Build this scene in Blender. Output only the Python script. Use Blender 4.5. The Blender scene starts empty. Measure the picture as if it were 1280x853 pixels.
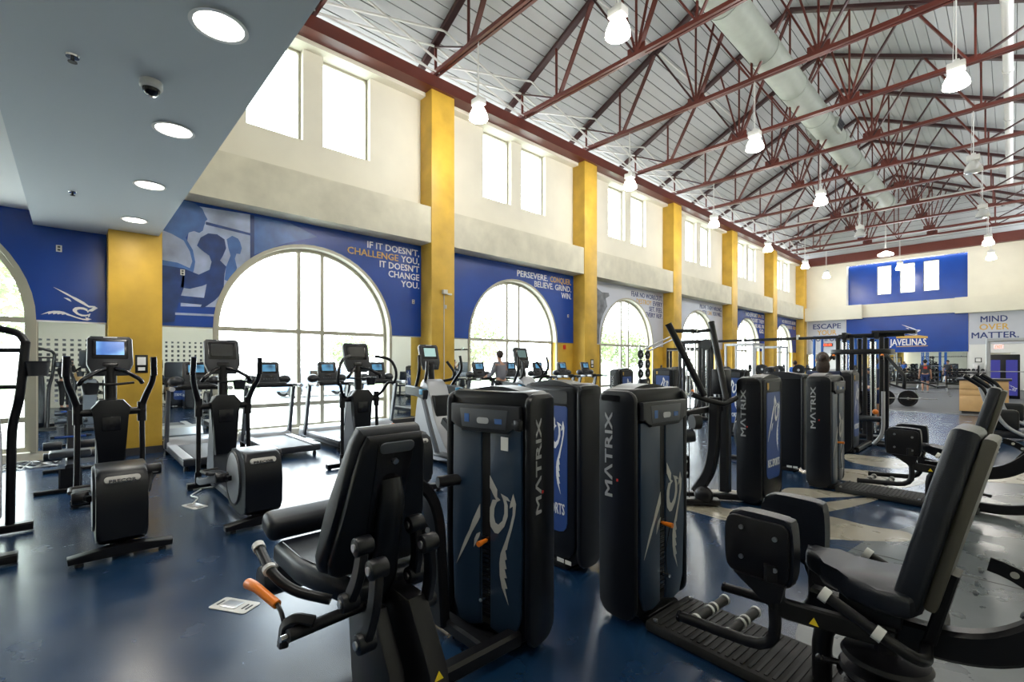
import bpy, bmesh, math, random
from mathutils import Vector, Matrix
random.seed(4)
PI = math.pi
scn = bpy.context.scene
col = scn.collection
# ---------------- camera, world, exposure ----------------
cam_d = bpy.data.cameras.new('camera')
cam = bpy.data.objects.new('camera', cam_d); col.objects.link(cam)
cam_d.sensor_width = 36.0
cam_d.lens = 586.0 / 1280.0 * 36.0
cam_d.shift_y = 26.5 / 1280.0
cam_d.clip_start = 0.05; cam_d.clip_end = 400
cam.location = (0, 0, 1.65)
cam.rotation_euler = (PI / 2, 0, math.atan2(0.7296, 0.6839))
scn.camera = cam
scn.view_settings.view_transform = 'Standard'
scn.view_settings.look = 'None'
scn.view_settings.gamma = 1.0
scn.view_settings.exposure = 0.12
scn.view_settings.use_curve_mapping = False
scn.cycles.use_denoising = True
scn.cycles.max_bounces = 9
scn.cycles.diffuse_bounces = 5
scn.cycles.glossy_bounces = 5
scn.cycles.transparent_max_bounces = 16
scn.cycles.sample_clamp_indirect = 6.0
SKY = 14.0
LAMP_W = 110.0
wd = bpy.data.worlds.new('overcast_sky'); scn.world = wd; wd.use_nodes = True
wn = wd.node_tree.nodes; wl = wd.node_tree.links
bg = wn['Background']; bg.inputs[1].default_value = SKY
tc = wn.new('ShaderNodeTexCoord'); sp = wn.new('ShaderNodeSeparateXYZ'); rp = wn.new('ShaderNodeValToRGB')
wl.new(tc.outputs['Generated'], sp.inputs[0]); wl.new(sp.outputs[2], rp.inputs[0]); wl.new(rp.outputs[0], bg.inputs[0])
rp.color_ramp.elements[0].position = 0.0; rp.color_ramp.elements[0].color = (0.93, 0.96, 1.0, 1)
rp.color_ramp.elements[1].position = 1.0; rp.color_ramp.elements[1].color = (0.80, 0.90, 1.0, 1)

# ---------------- materials ----------------
MATS = {}
def mat(name, color, rough=0.5, metal=0.0, noise=0.0, nscale=6.0, bump=0.0, bscale=80.0, coat=0.0, emit=None, es=0.0, spec=0.5, color2=None, rvar=0.0):
    if name in MATS: return MATS[name]
    m = bpy.data.materials.new(name); m.use_nodes = True
    n = m.node_tree.nodes; l = m.node_tree.links; b = n['Principled BSDF']
    b.inputs['Base Color'].default_value = (*color, 1)
    b.inputs['Roughness'].default_value = rough; b.inputs['Metallic'].default_value = metal
    b.inputs['Coat Weight'].default_value = coat; b.inputs['Specular IOR Level'].default_value = spec
    if noise or color2 or rvar or bump:
        t = n.new('ShaderNodeTexCoord')
    if noise or color2 or rvar:
        nz = n.new('ShaderNodeTexNoise'); nz.inputs['Scale'].default_value = nscale; nz.inputs['Detail'].default_value = 5
        l.new(t.outputs['Object'], nz.inputs['Vector'])
        if noise or color2:
            mx = n.new('ShaderNodeValToRGB')
            c2 = color2 or tuple(min(1, c * (1 + noise)) for c in color)
            c1 = tuple(c * (1 - noise) for c in color)
            mx.color_ramp.elements[0].position = 0.3; mx.color_ramp.elements[1].position = 0.7
            mx.color_ramp.elements[0].color = (*c1, 1); mx.color_ramp.elements[1].color = (*c2, 1)
            l.new(nz.outputs['Fac'], mx.inputs[0]); l.new(mx.outputs[0], b.inputs['Base Color'])
        if rvar:
            mr = n.new('ShaderNodeMapRange'); mr.inputs[3].default_value = max(0, rough - rvar); mr.inputs[4].default_value = rough + rvar
            mr.inputs[1].default_value = 0.3; mr.inputs[2].default_value = 0.7
            l.new(nz.outputs['Fac'], mr.inputs[0]); l.new(mr.outputs[0], b.inputs['Roughness'])
    if bump:
        n2 = n.new('ShaderNodeTexNoise'); n2.inputs['Scale'].default_value = bscale
        bp = n.new('ShaderNodeBump'); bp.inputs['Strength'].default_value = bump; bp.inputs['Distance'].default_value = 0.01
        l.new(t.outputs['Object'], n2.inputs['Vector']); l.new(n2.outputs['Fac'], bp.inputs['Height']); l.new(bp.outputs[0], b.inputs['Normal'])
    if emit:
        b.inputs['Emission Color'].default_value = (*emit, 1); b.inputs['Emission Strength'].default_value = es
    MATS[name] = m
    return m
BLACK = mat('powder_coated_black_steel', (0.006, 0.006, 0.008), 0.34, 0.0, bump=0.08, bscale=300, spec=0.32)
SHELL = mat('black_plastic_shell', (0.005, 0.006, 0.009), 0.32, bump=0.06, bscale=400, spec=0.32)
GLOSSB = mat('glossy_black_plastic', (0.006, 0.006, 0.009), 0.2, spec=0.4)
NAVYF = mat('dark_slate_front_panel', (0.014, 0.032, 0.065), 0.30, bump=0.05, bscale=400)
VINYL = mat('black_upholstery_vinyl', (0.006, 0.008, 0.014), 0.34, spec=0.42, noise=0.15, nscale=14, bump=0.15, bscale=260)
RUBBER = mat('black_rubber_grip', (0.012, 0.012, 0.012), 0.6)
CHROME = mat('chromed_steel', (0.75, 0.76, 0.78), 0.12, 1.0)
STEEL = mat('brushed_steel', (0.45, 0.46, 0.48), 0.32, 1.0)
SILVER = mat('silver_grey_plastic', (0.42, 0.43, 0.46), 0.35, 0.3)
GREYP = mat('mid_grey_plastic', (0.055, 0.062, 0.078), 0.38)
DGREY = mat('dark_grey_plastic', (0.020, 0.022, 0.028), 0.38, spec=0.4)
LGREY = mat('light_grey_print', (0.45, 0.44, 0.42), 0.5)
LETTER = mat('grey_lettering', (0.32, 0.325, 0.34), 0.5)
ORANGE = mat('orange_plastic', (0.85, 0.22, 0.015), 0.35)
YELLOW = mat('yellow_label', (0.85, 0.62, 0.02), 0.4)
RED = mat('red_plastic', (0.6, 0.03, 0.02), 0.4)
WHITE = mat('white_paint', (0.8, 0.8, 0.8), 0.4)
WHITEP = mat('white_plastic', (0.62, 0.62, 0.6), 0.4)
BLUE = mat('royal_blue_vinyl_print', (0.003, 0.048, 0.31), 0.24, noise=0.10, nscale=1.2)
BLUEP = mat('blue_decal', (0.012, 0.05, 0.22), 0.3)
BLUES = mat('blue_painted_steel', (0.01, 0.10, 0.42), 0.35)
BLUEM = mat('mid_blue_print', (0.06, 0.15, 0.42), 0.25, noise=0.25, nscale=3.5)
BLUEL = mat('pale_blue_print', (0.36, 0.43, 0.62), 0.25, noise=0.3, nscale=2.2)
BLUED = mat('deep_blue_print', (0.012, 0.045, 0.20), 0.25, noise=0.3, nscale=4)
WPRINT = mat('white_vinyl_print', (0.50, 0.52, 0.60), 0.3, noise=0.04, nscale=1.5)
GPRINT = mat('grey_photo_print', (0.11, 0.12, 0.14), 0.35, noise=0.6, nscale=3.5)
TXTW = mat('white_letters', (0.75, 0.76, 0.80), 0.4)
TXTG = mat('gold_letters', (0.60, 0.36, 0.07), 0.4)
TXTN = mat('navy_letters', (0.012, 0.03, 0.16), 0.4)
CREAM = mat('cream_wall_paint', (0.68, 0.65, 0.55), 0.7, noise=0.03, nscale=1.5)
CREAMT = mat('cream_trowelled_plaster', (0.60, 0.57, 0.46), 0.75, noise=0.10, nscale=2.2, bump=0.2, bscale=12)
GOLD = mat('golden_yellow_plaster', (0.60, 0.37, 0.045), 0.5, noise=0.16, nscale=1.8, bump=0.12, bscale=16)
WALLW = mat('white_wall_paint', (0.74, 0.74, 0.74), 0.6)
FRAMEM = mat('champagne_window_frame', (0.40, 0.38, 0.31), 0.4, 0.35)
MIRROR = mat('mirror_glass', (0.80, 0.84, 0.84), 0.012, 1.0)
CEILM = mat('shaded_white_soffit_paint', (0.50, 0.54, 0.58), 0.8)  # white soffit paint with its blue-grey shade put into the base colour
CEILW = mat('white_ceiling_paint', (0.72, 0.72, 0.72), 0.8)
RUSTM = mat('oxide_red_steel', (0.095, 0.018, 0.011), 0.42, noise=0.10, nscale=3)
RUSTD = mat('dark_oxide_red_steel', (0.035, 0.009, 0.009), 0.45)
DECK = mat('pale_grey_roof_deck', (0.46, 0.48, 0.49), 0.5, noise=0.05, nscale=0.8)
DARKGAP = mat('dark_deck_joint', (0.04, 0.04, 0.04), 0.9)
WOOD = mat('maple_laminate', (0.58, 0.36, 0.16), 0.4, noise=0.1, nscale=3)
BASEB = mat('dark_rubber_base', (0.035, 0.035, 0.04), 0.5)
DUCTM = mat('grey_green_duct', (0.30, 0.33, 0.29), 0.5, noise=0.05, nscale=4)
SKIN = mat('skin', (0.45, 0.24, 0.16), 0.5)
HAIR = mat('dark_brown_hair', (0.03, 0.015, 0.010), 0.6, noise=0.4, nscale=30, bump=0.6, bscale=60)
SCREENB = mat('lit_blue_screen', (0.02, 0.05, 0.1), 0.2, emit=(0.10, 0.38, 0.85), es=1.3)
SCREENG = mat('lit_pale_screen', (0.1, 0.15, 0.15), 0.2, emit=(0.35, 0.55, 0.52), es=0.9)
def pattern_screen(m, c1, c2, es):
    n = m.node_tree.nodes; l = m.node_tree.links; b = n['Principled BSDF']
    t = n.new('ShaderNodeTexCoord'); w = n.new('ShaderNodeTexWave'); w.inputs['Scale'].default_value = 3.0; w.inputs['Distortion'].default_value = 9.0; w.inputs['Detail'].default_value = 2
    r = n.new('ShaderNodeValToRGB'); r.color_ramp.elements[0].color = (*c1, 1); r.color_ramp.elements[1].color = (*c2, 1)
    l.new(t.outputs['Object'], w.inputs[0]); l.new(w.outputs[0], r.inputs[0]); l.new(r.outputs[0], b.inputs['Emission Color']); b.inputs['Emission Strength'].default_value = es
    return m
pattern_screen(SCREENB, (0.02, 0.12, 0.45), (0.25, 0.60, 1.0), 1.1)
SCREEND = mat('dark_screen', (0.025, 0.026, 0.03), 0.12)
LAMPG = mat('lit_lamp_glass', (1, 1, 1), 0.3, emit=(1.0, 0.95, 0.86), es=30)
DOWNG = mat('lit_downlight_lens', (1, 1, 1), 0.3, emit=(1.0, 0.97, 0.86), es=9)
LEDR = mat('lit_red_digits', (0.3, 0, 0), 0.3, emit=(1.0, 0.06, 0.02), es=5)
UNLIT = mat('unlit_lamp_glass', (0.6, 0.6, 0.58), 0.15, 0.3)

def glass_mat():
    m = bpy.data.materials.new('window_glass'); m.use_nodes = True
    n = m.node_tree.nodes; l = m.node_tree.links; n.remove(n['Principled BSDF'])
    o = n['Material Output']; t = n.new('ShaderNodeBsdfTransparent'); g = n.new('ShaderNodeBsdfGlossy'); x = n.new('ShaderNodeMixShader')
    lw = n.new('ShaderNodeLayerWeight'); pw = n.new('ShaderNodeMath'); pw.operation = 'POWER'; pw.inputs[1].default_value = 5.0
    lw.inputs[0].default_value = 0.5
    fr = n.new('ShaderNodeMath'); fr.operation = 'MULTIPLY_ADD'; fr.inputs[1].default_value = 0.6; fr.inputs[2].default_value = 0.03
    l.new(lw.outputs['Facing'], pw.inputs[0]); l.new(pw.outputs[0], fr.inputs[0])
    g.inputs['Roughness'].default_value = 0.02; t.inputs[0].default_value = (0.95, 0.98, 0.97, 1)
    l.new(fr.outputs[0], x.inputs[0]); l.new(t.outputs[0], x.inputs[1]); l.new(g.outputs[0], x.inputs[2]); l.new(x.outputs[0], o.inputs[0])
    return m
GLASS = glass_mat()

def floor_mat(name, c1, c2, c3, rough):
    m = bpy.data.materials.new(name); m.use_nodes = True
    n = m.node_tree.nodes; l = m.node_tree.links; b = n['Principled BSDF']
    t = n.new('ShaderNodeTexCoord'); a = n.new('ShaderNodeTexNoise'); a.inputs['Scale'].default_value = 1.1; a.inputs['Detail'].default_value = 8; a.inputs['Roughness'].default_value = 0.65
    r = n.new('ShaderNodeValToRGB'); r.color_ramp.elements[0].position = 0.3; r.color_ramp.elements[1].position = 0.72
    r.color_ramp.elements[0].color = (*c1, 1); r.color_ramp.elements[1].color = (*c3, 1)
    e = r.color_ramp.elements.new(0.5); e.color = (*c2, 1)
    l.new(t.outputs['Object'], a.inputs['Vector']); l.new(a.outputs['Fac'], r.inputs[0]); l.new(r.outputs[0], b.inputs['Base Color'])
    s = n.new('ShaderNodeTexNoise'); s.inputs['Scale'].default_value = 3.0; s.inputs['Detail'].default_value = 6
    mr = n.new('ShaderNodeMapRange'); mr.inputs[1].default_value = 0.3; mr.inputs[2].default_value = 0.7; mr.inputs[3].default_value = rough - 0.03; mr.inputs[4].default_value = rough + 0.04; b.inputs['Specular IOR Level'].default_value = 0.75
    l.new(t.outputs['Object'], s.inputs['Vector']); l.new(s.outputs['Fac'], mr.inputs[0]); l.new(mr.outputs[0], b.inputs['Roughness'])
    w = n.new('ShaderNodeTexNoise'); w.inputs['Scale'].default_value = 2.2; bp = n.new('ShaderNodeBump'); bp.inputs['Strength'].default_value = 0.015; bp.inputs['Distance'].default_value = 0.01
    l.new(t.outputs['Object'], w.inputs['Vector']); l.new(w.outputs['Fac'], bp.inputs['Height']); l.new(bp.outputs[0], b.inputs['Normal'])
    return m
FLOORM = floor_mat('polished_navy_floor', (0.004, 0.018, 0.050), (0.006, 0.027, 0.072), (0.009, 0.038, 0.095), 0.24)
FLOORG = floor_mat('polished_grey_floor_inlay', (0.045, 0.058, 0.066), (0.07, 0.085, 0.09), (0.10, 0.115, 0.12), 0.28)
FLOORB = floor_mat('polished_beige_floor_inlay', (0.24, 0.215, 0.165), (0.31, 0.28, 0.22), (0.36, 0.33, 0.27), 0.28)
FLOORR = mat('speckled_grey_rubber_floor', (0.085, 0.088, 0.10), 0.65, noise=0.12, nscale=40)

# ---------------- mesh helpers ----------------
def rotm(rx=0, ry=0, rz=0):
    return Matrix.Rotation(rz, 4, 'Z') @ Matrix.Rotation(ry, 4, 'Y') @ Matrix.Rotation(rx, 4, 'X')
class MB:
    def __init__(s): s.bm = bmesh.new()
    def _bev(s, geom, bev, seg):
        es = list({e for v in geom for e in v.link_edges})
        try: bmesh.ops.bevel(s.bm, geom=es, offset=bev, segments=seg, profile=0.5, affect='EDGES', clamp_overlap=True)
        except Exception: pass
    def box(s, c, d, bev=0, seg=2, R=None):
        M = Matrix.Translation(c) @ (R or Matrix.Identity(4)) @ Matrix.Diagonal((d[0], d[1], d[2], 1))
        g = bmesh.ops.create_cube(s.bm, size=1.0, matrix=M)['verts']
        if bev: s._bev(g, bev, seg)
        return s
    def cyl(s, a, b, r, r2=None, n=14, bev=0):
        a = Vector(a); b = Vector(b); d = b - a
        q = d.to_track_quat('Z', 'Y').to_matrix().to_4x4()
        g = bmesh.ops.create_cone(s.bm, cap_ends=True, cap_tris=False, segments=n, radius1=r, radius2=(r if r2 is None else r2), depth=d.length, matrix=Matrix.Translation((a + b) / 2) @ q)['verts']
        if bev:
            es = [e for e in {e for v in g for e in v.link_edges} if len([f for f in e.link_faces if len(f.verts) > 4]) == 1]
            bmesh.ops.bevel(s.bm, geom=es, offset=bev, segments=2, profile=0.5, affect='EDGES')
        return s
    def sph(s, c, r, n=14, sc=(1, 1, 1)):
        bmesh.ops.create_uvsphere(s.bm, u_segments=n, v_segments=max(6, n // 2 + 1), radius=r, matrix=Matrix.Translation(c) @ Matrix.Diagonal((*sc, 1)))
        return s
    def tube(s, pts, r, n=10, fil=0.06, sq=None, fs=4, caps=True):
        P = [Vector(p) for p in pts]
        Q = [P[0]]
        for i in range(1, len(P) - 1):
            a, b, c = P[i - 1], P[i], P[i + 1]
            l1 = min(fil, (b - a).length * .49); l2 = min(fil, (c - b).length * .49)
            p0 = b + (a - b).normalized() * l1; p2 = b + (c - b).normalized() * l2
            for k in range(fs + 1):
                t = k / fs
                Q.append(p0 * (1 - t) ** 2 + b * 2 * t * (1 - t) + p2 * t * t)
        Q.append(P[-1])
        if sq:
            w, h, cb = sq[0] / 2, sq[1] / 2, min(sq) * 0.18
            sec = [(w - cb, -h), (w, -h + cb), (w, h - cb), (w - cb, h), (-w + cb, h), (-w, h - cb), (-w, -h + cb), (-w + cb, -h)]
        else:
            sec = [(math.cos(2 * PI * k / n), math.sin(2 * PI * k / n)) for k in range(n)]
        T = (Q[1] - Q[0]).normalized()
        up = Vector((0, 0, 1)) if abs(T.z) < 0.95 else Vector((1, 0, 0))
        U = T.cross(up).normalized(); V = U.cross(T).normalized()
        rings = []
        for i, q in enumerate(Q):
            if i == 0: t2 = (Q[1] - Q[0]).normalized()
            elif i == len(Q) - 1: t2 = (Q[-1] - Q[-2]).normalized()
            else: t2 = ((Q[i + 1] - q).normalized() + (q - Q[i - 1]).normalized()).normalized()
            U = (U - t2 * U.dot(t2)).normalized(); V = U.cross(t2).normalized()
            rr = 1 if sq else (r[0] + (r[1] - r[0]) * i / (len(Q) - 1) if isinstance(r, tuple) else r)
            rings.append([s.bm.verts.new(q + U * x * rr + V * y * rr) for x, y in sec])
        m = len(sec)
        for a, b in zip(rings, rings[1:]):
            for k in range(m): s.bm.faces.new((a[k], a[(k + 1) % m], b[(k + 1) % m], b[k]))
        if caps:
            s.bm.faces.new(rings[0][::-1]); s.bm.faces.new(rings[-1])
        return s
    def prism(s, poly, o=(0, 0, 0), ux=(1, 0, 0), uy=(0, 1, 0), dep=(0, 0, 1), bev=0, seg=2):
        o = Vector(o); ux = Vector(ux); uy = Vector(uy); dep = Vector(dep)
        A = [s.bm.verts.new(o + ux * x + uy * y) for x, y in poly]
        B = [s.bm.verts.new(v.co + dep) for v in A]
        n = len(A)
        f1 = s.bm.faces.new(A); f2 = s.bm.faces.new(B[::-1])
        fs = [s.bm.faces.new((A[k], B[k], B[(k + 1) % n], A[(k + 1) % n])) for k in range(n)]
        if bev:
            es = list(f1.edges) + list(f2.edges)
            try: bmesh.ops.bevel(s.bm, geom=es, offset=bev, segments=seg, profile=0.5, affect='EDGES', clamp_overlap=True)
            except Exception: pass
        return s
    def lathe(s, prof, c=(0, 0, 0), axis=(0, 0, 1), n=20):
        q = Vector(axis).to_track_quat('Z', 'Y').to_matrix()
        c = Vector(c); rings = []
        for r, z in prof:
            if r < 1e-5: rings.append([s.bm.verts.new(c + q @ Vector((0, 0, z)))])
            else: rings.append([s.bm.verts.new(c + q @ Vector((r * math.cos(2 * PI * k / n), r * math.sin(2 * PI * k / n), z))) for k in range(n)])
        for a, b in zip(rings, rings[1:]):
            for k in range(n):
                k2 = (k + 1) % n
                if len(a) == 1 and len(b) == 1: continue
                if len(a) == 1: s.bm.faces.new((a[0], b[k2], b[k]))
                elif len(b) == 1: s.bm.faces.new((a[k], a[k2], b[0]))
                else: s.bm.faces.new((a[k], a[k2], b[k2], b[k]))
        return s
    def mesh(s, name):
        me = bpy.data.meshes.new(name)
        s.bm.normal_update()
        ng = [f for f in s.bm.faces if len(f.verts) > 6]
        if ng: bmesh.ops.triangulate(s.bm, faces=ng)
        bmesh.ops.recalc_face_normals(s.bm, faces=s.bm.faces)
        s.bm.to_mesh(me); s.bm.free()
        me.polygons.foreach_set('use_smooth', [True] * len(me.polygons))
        try: me.set_sharp_from_angle(angle=math.radians(38))
        except Exception: pass
        return me
def obj(name, mb, m=None, parent=None, label=None, loc=None, rz=None):
    me = mb.mesh(name) if isinstance(mb, MB) else mb
    if m is not None and not me.materials: me.materials.append(m)
    o = bpy.data.objects.new(name, me); col.objects.link(o)
    if parent: o.parent = parent
    if label: o['label'] = label
    if loc: o.location = loc
    if rz: o.rotation_euler = (0, 0, rz)
    return o
def thing(name, label, cat, loc=(0, 0, 0), rz=0.0, group=None, kind=None):
    o = bpy.data.objects.new(name, None); col.objects.link(o); o.empty_display_size = 0.1
    o.location = loc; o.rotation_euler = (0, 0, rz)
    if label: o['label'] = label
    if cat: o['category'] = cat
    if group: o['group'] = group
    if kind: o['kind'] = kind
    return o
def tag(o, label, cat, group=None, kind=None):
    o['label'] = label; o['category'] = cat
    if group: o['group'] = group
    if kind: o['kind'] = kind
    return o
def struct(o): o['kind'] = 'structure'; return o
def dup(r, loc=None, rz=None, label=None, group=None, parent=None):
    c = r.copy(); col.objects.link(c); c.parent = parent
    if loc is not None: c.location = loc
    if rz is not None: c.rotation_euler = (0, 0, rz)
    if label: c['label'] = label
    if group: c['group'] = group
    for ch in list(r.children): dup(ch, parent=c)
    return c
def rrect(w, h, r, n=5, cx=0, cy=0, rb=None):
    rb = r if rb is None else rb
    out = []
    for (sx, sy, rr, a0) in ((1, 1, r, 0), (-1, 1, r, 90), (-1, -1, rb, 180), (1, -1, rb, 270)):
        for k in range(n + 1):
            a = math.radians(a0 + 90 * k / n)
            out.append((cx + sx * (w / 2 - rr) + rr * math.cos(a), cy + sy * (h / 2 - rr) + rr * math.sin(a)))
    return out
_tc = {}
def text_mesh(body):
    if body in _tc: return _tc[body]
    cu = bpy.data.curves.new('lettering', 'FONT'); cu.body = body; cu.extrude = 0.5; cu.resolution_u = 2; cu.offset = 0.0
    o = bpy.data.objects.new('lettering', cu); col.objects.link(o)
    bpy.context.view_layer.update()
    me = bpy.data.meshes.new_from_object(o.evaluated_get(bpy.context.evaluated_depsgraph_get()))
    bpy.data.objects.remove(o); bpy.data.curves.remove(cu)
    bm = bmesh.new()
    for q, (dx, dy) in enumerate(((-.016, -.010), (.016, -.010), (-.016, .010), (.016, .010))):
        n0 = len(bm.verts); bm.from_mesh(me); bm.verts.ensure_lookup_table()
        for v in bm.verts[n0:]: v.co.x += dx; v.co.y += dy; v.co.z *= 1 + .2 * (q + 1)
    bm.to_mesh(me); bm.free()
    xs = [v.co.x for v in me.vertices]; ys = [v.co.y for v in me.vertices]
    _tc[body] = (me, min(xs), max(xs), min(ys), max(ys))
    return _tc[body]
def lettering(body, o, ux, n, m, parent, h, w=None, ax='l', base=None, name='lettering', th=0.004):
    """o = anchor of the baseline; ux = reading direction; n = face normal; h = cap height; w = full width"""
    me, x0, x1, y0, y1 = text_mesh(body)
    capm = 0.69
    sy = h / capm; sx = (w / (x1 - x0)) if w else sy
    off = {'l': x0, 'r': x1, 'c': (x0 + x1) / 2}[ax]
    ux = Vector(ux).normalized(); n = Vector(n).normalized(); uy = n.cross(ux)
    me2 = me.copy(); me2.name = name
    for v in me2.vertices:
        p = Vector(o) + ux * ((v.co.x - off) * sx) + uy * (v.co.y * sy) + n * ((v.co.z + 0.5) * th)
        v.co = p
    me2.materials.clear(); me2.materials.append(m)
    ob = bpy.data.objects.new(name, me2); col.objects.link(ob); ob.parent = parent
    return ob
LOGO = [[(330,180),(460,230),(550,268),(620,305),(700,335),(760,365),(820,395),(905,455),(1000,455),(1055,488),(1005,520),(960,550),(905,550),(888,578),(880,545),(915,520),(950,500),(975,480),(905,485),(800,435),(700,385),(600,325),(500,275)],
 [(888,578),(868,547),(820,527),(760,522),(715,535),(705,560),(740,595),(800,612),(860,612),(900,600),(935,582),(915,640),(890,660),(895,625),(860,640),(780,640),(700,610),(640,560),(640,530),(680,495),(740,485),(820,490),(880,512)],
 [(145,645),(260,590),(340,573),(430,570),(500,580),(600,620),(700,655),(800,680),(860,682),(840,655),(875,660),(950,685),(880,708),(800,700),(700,675),(600,645),(540,632),(530,618),(470,632),(460,615),(400,630),(395,612),(335,632),(330,610),(260,636),(255,615)],
 [(495,345),(560,350),(600,370),(622,405),(580,392),(540,370)]]
def logo(o, ux, n, length, height, m, parent, name='emblem', th=0.004, skip=()):
    ux = Vector(ux).normalized(); n = Vector(n).normalized(); uy = n.cross(ux)
    mb = MB()
    for i, P in enumerate(LOGO):
        if i in skip: continue
        mb.prism([((x - 600) / 910 * length, (445 - y) / 530 * height) for x, y in P], o, ux, uy, n * th)
    return obj(name, mb, m, parent)

# ---------------- structure ----------------
XW = -11.2; CF = -10.65; BAY = 6.58; LF = 40.6; XR = 1.25
def X3(c): return c
def bx(mb, x0, x1, y0, y1, z0, z1, bev=0):
    return mb.box(((x0 + x1) / 2, (y0 + y1) / 2, (z0 + z1) / 2), (abs(x1 - x0), abs(y1 - y0), abs(z1 - z0)), bev)
def B(x0, x1, y0, y1, z0, z1, bev=0): return bx(MB(), x0, x1, y0, y1, z0, z1, bev)
def portal(name, loc, sx, sy, rot):
    d = bpy.data.lights.new(name, 'AREA'); d.shape = 'RECTANGLE'; d.size = sx; d.size_y = sy
    d.cycles.is_portal = True
    o = bpy.data.objects.new(name, d); col.objects.link(o); o.location = loc; o.rotation_euler = rot
    return o
fl = struct(obj('floor', B(-11.6, XR, -7.2, 20.4, -0.12, 0.0), FLOORM)); fl['label'] = 'glossy dark navy resin floor'
fr_ = struct(obj('floor', B(-11.6, XR, 20.4, LF + 0.4, -0.12, 0.006), FLOORR)); fr_['label'] = 'grey rubber floor of the free weight area'
bands = [[(-2.04,10.11),(-1.78,10.2),(-1.26,10.24),(-0.89,10.38),(-1.13,9.48),(-1.41,9.24),(-1.87,9.43)],
 [(-1.95,8.6),(-1.35,8.85),(-1.05,8.79),(-0.81,9.82),(-0.4,10.13),(0.6,10.3),(0.6,9.7),(-0.36,9.12),(-0.72,8.69),(-0.96,7.98),(-1.18,7.75),(-1.52,7.83),(-1.9,7.9)],
 [(-2.03,6.78),(-1.81,7.01),(-1.52,7.08),(-1.27,7.1),(-1.55,6.69),(-1.89,6.3)],
 [(-1.77,6.1),(-1.5,6.47),(-1.27,6.96),(-1.1,7.06),(-1.27,6.41),(-1.44,5.99),(-1.67,5.84)],
 [(-2.9,5.3),(-2.58,5.37),(-2.2,5.38),(-1.92,5.43),(-1.82,5.15),(-2.0,4.96),(-2.4,4.99),(-2.9,4.95)],
 [(-1.42,5.83),(-1.27,5.9),(-0.98,5.85),(-0.69,5.9),(-0.65,5.63),(-0.93,5.33),(-1.08,5.21),(-1.26,5.14)],
 [(-2.81,5.85),(-2.41,6.24),(-2.31,5.98),(-2.68,5.59)]]
def smooth_poly(P, k=4):
    out = []; n = len(P)
    for i in range(n):
        p0, p1, p2, p3 = (Vector((*P[(i + j - 1) % n], 0)) for j in range(4))
        for s in range(k):
            t = s / k
            v = 0.5 * ((2 * p1) + (-p0 + p2) * t + (2 * p0 - 5 * p1 + 4 * p2 - p3) * t * t + (-p0 + 3 * p1 - 3 * p2 + p3) * t ** 3)
            out.append((v.x, v.y))
    return out
for b in bands:
    obj('floor_inlay', MB().prism(smooth_poly(b), (0, 0, 0.0008), dep=(0, 0, 0.001)), FLOORB, fl, 'beige curved floor inlay')
gpoly = [(-0.9, 3.2), (-1.0, 4.4), (-0.9, 5.5), (-0.62, 6.4), (-0.2, 8.2), (0.4, 9.0), (1.2, 9.2), (1.2, 0.8), (-0.2, 1.6), (-0.6, 2.4)]
obj('floor_inlay', MB().prism(smooth_poly(gpoly), (0, 0, 0.0002), dep=(0, 0, 0.0005)), FLOORG, fl, 'grey curved floor inlay')
obj('floor_joint', B(-2.4, 1.2, 5.02, 5.032, 0.0, 0.002), BASEB, fl)
obj('transition_strip', B(-11.2, XR, 20.36, 20.44, 0.0, 0.012), STEEL, fl)

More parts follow.
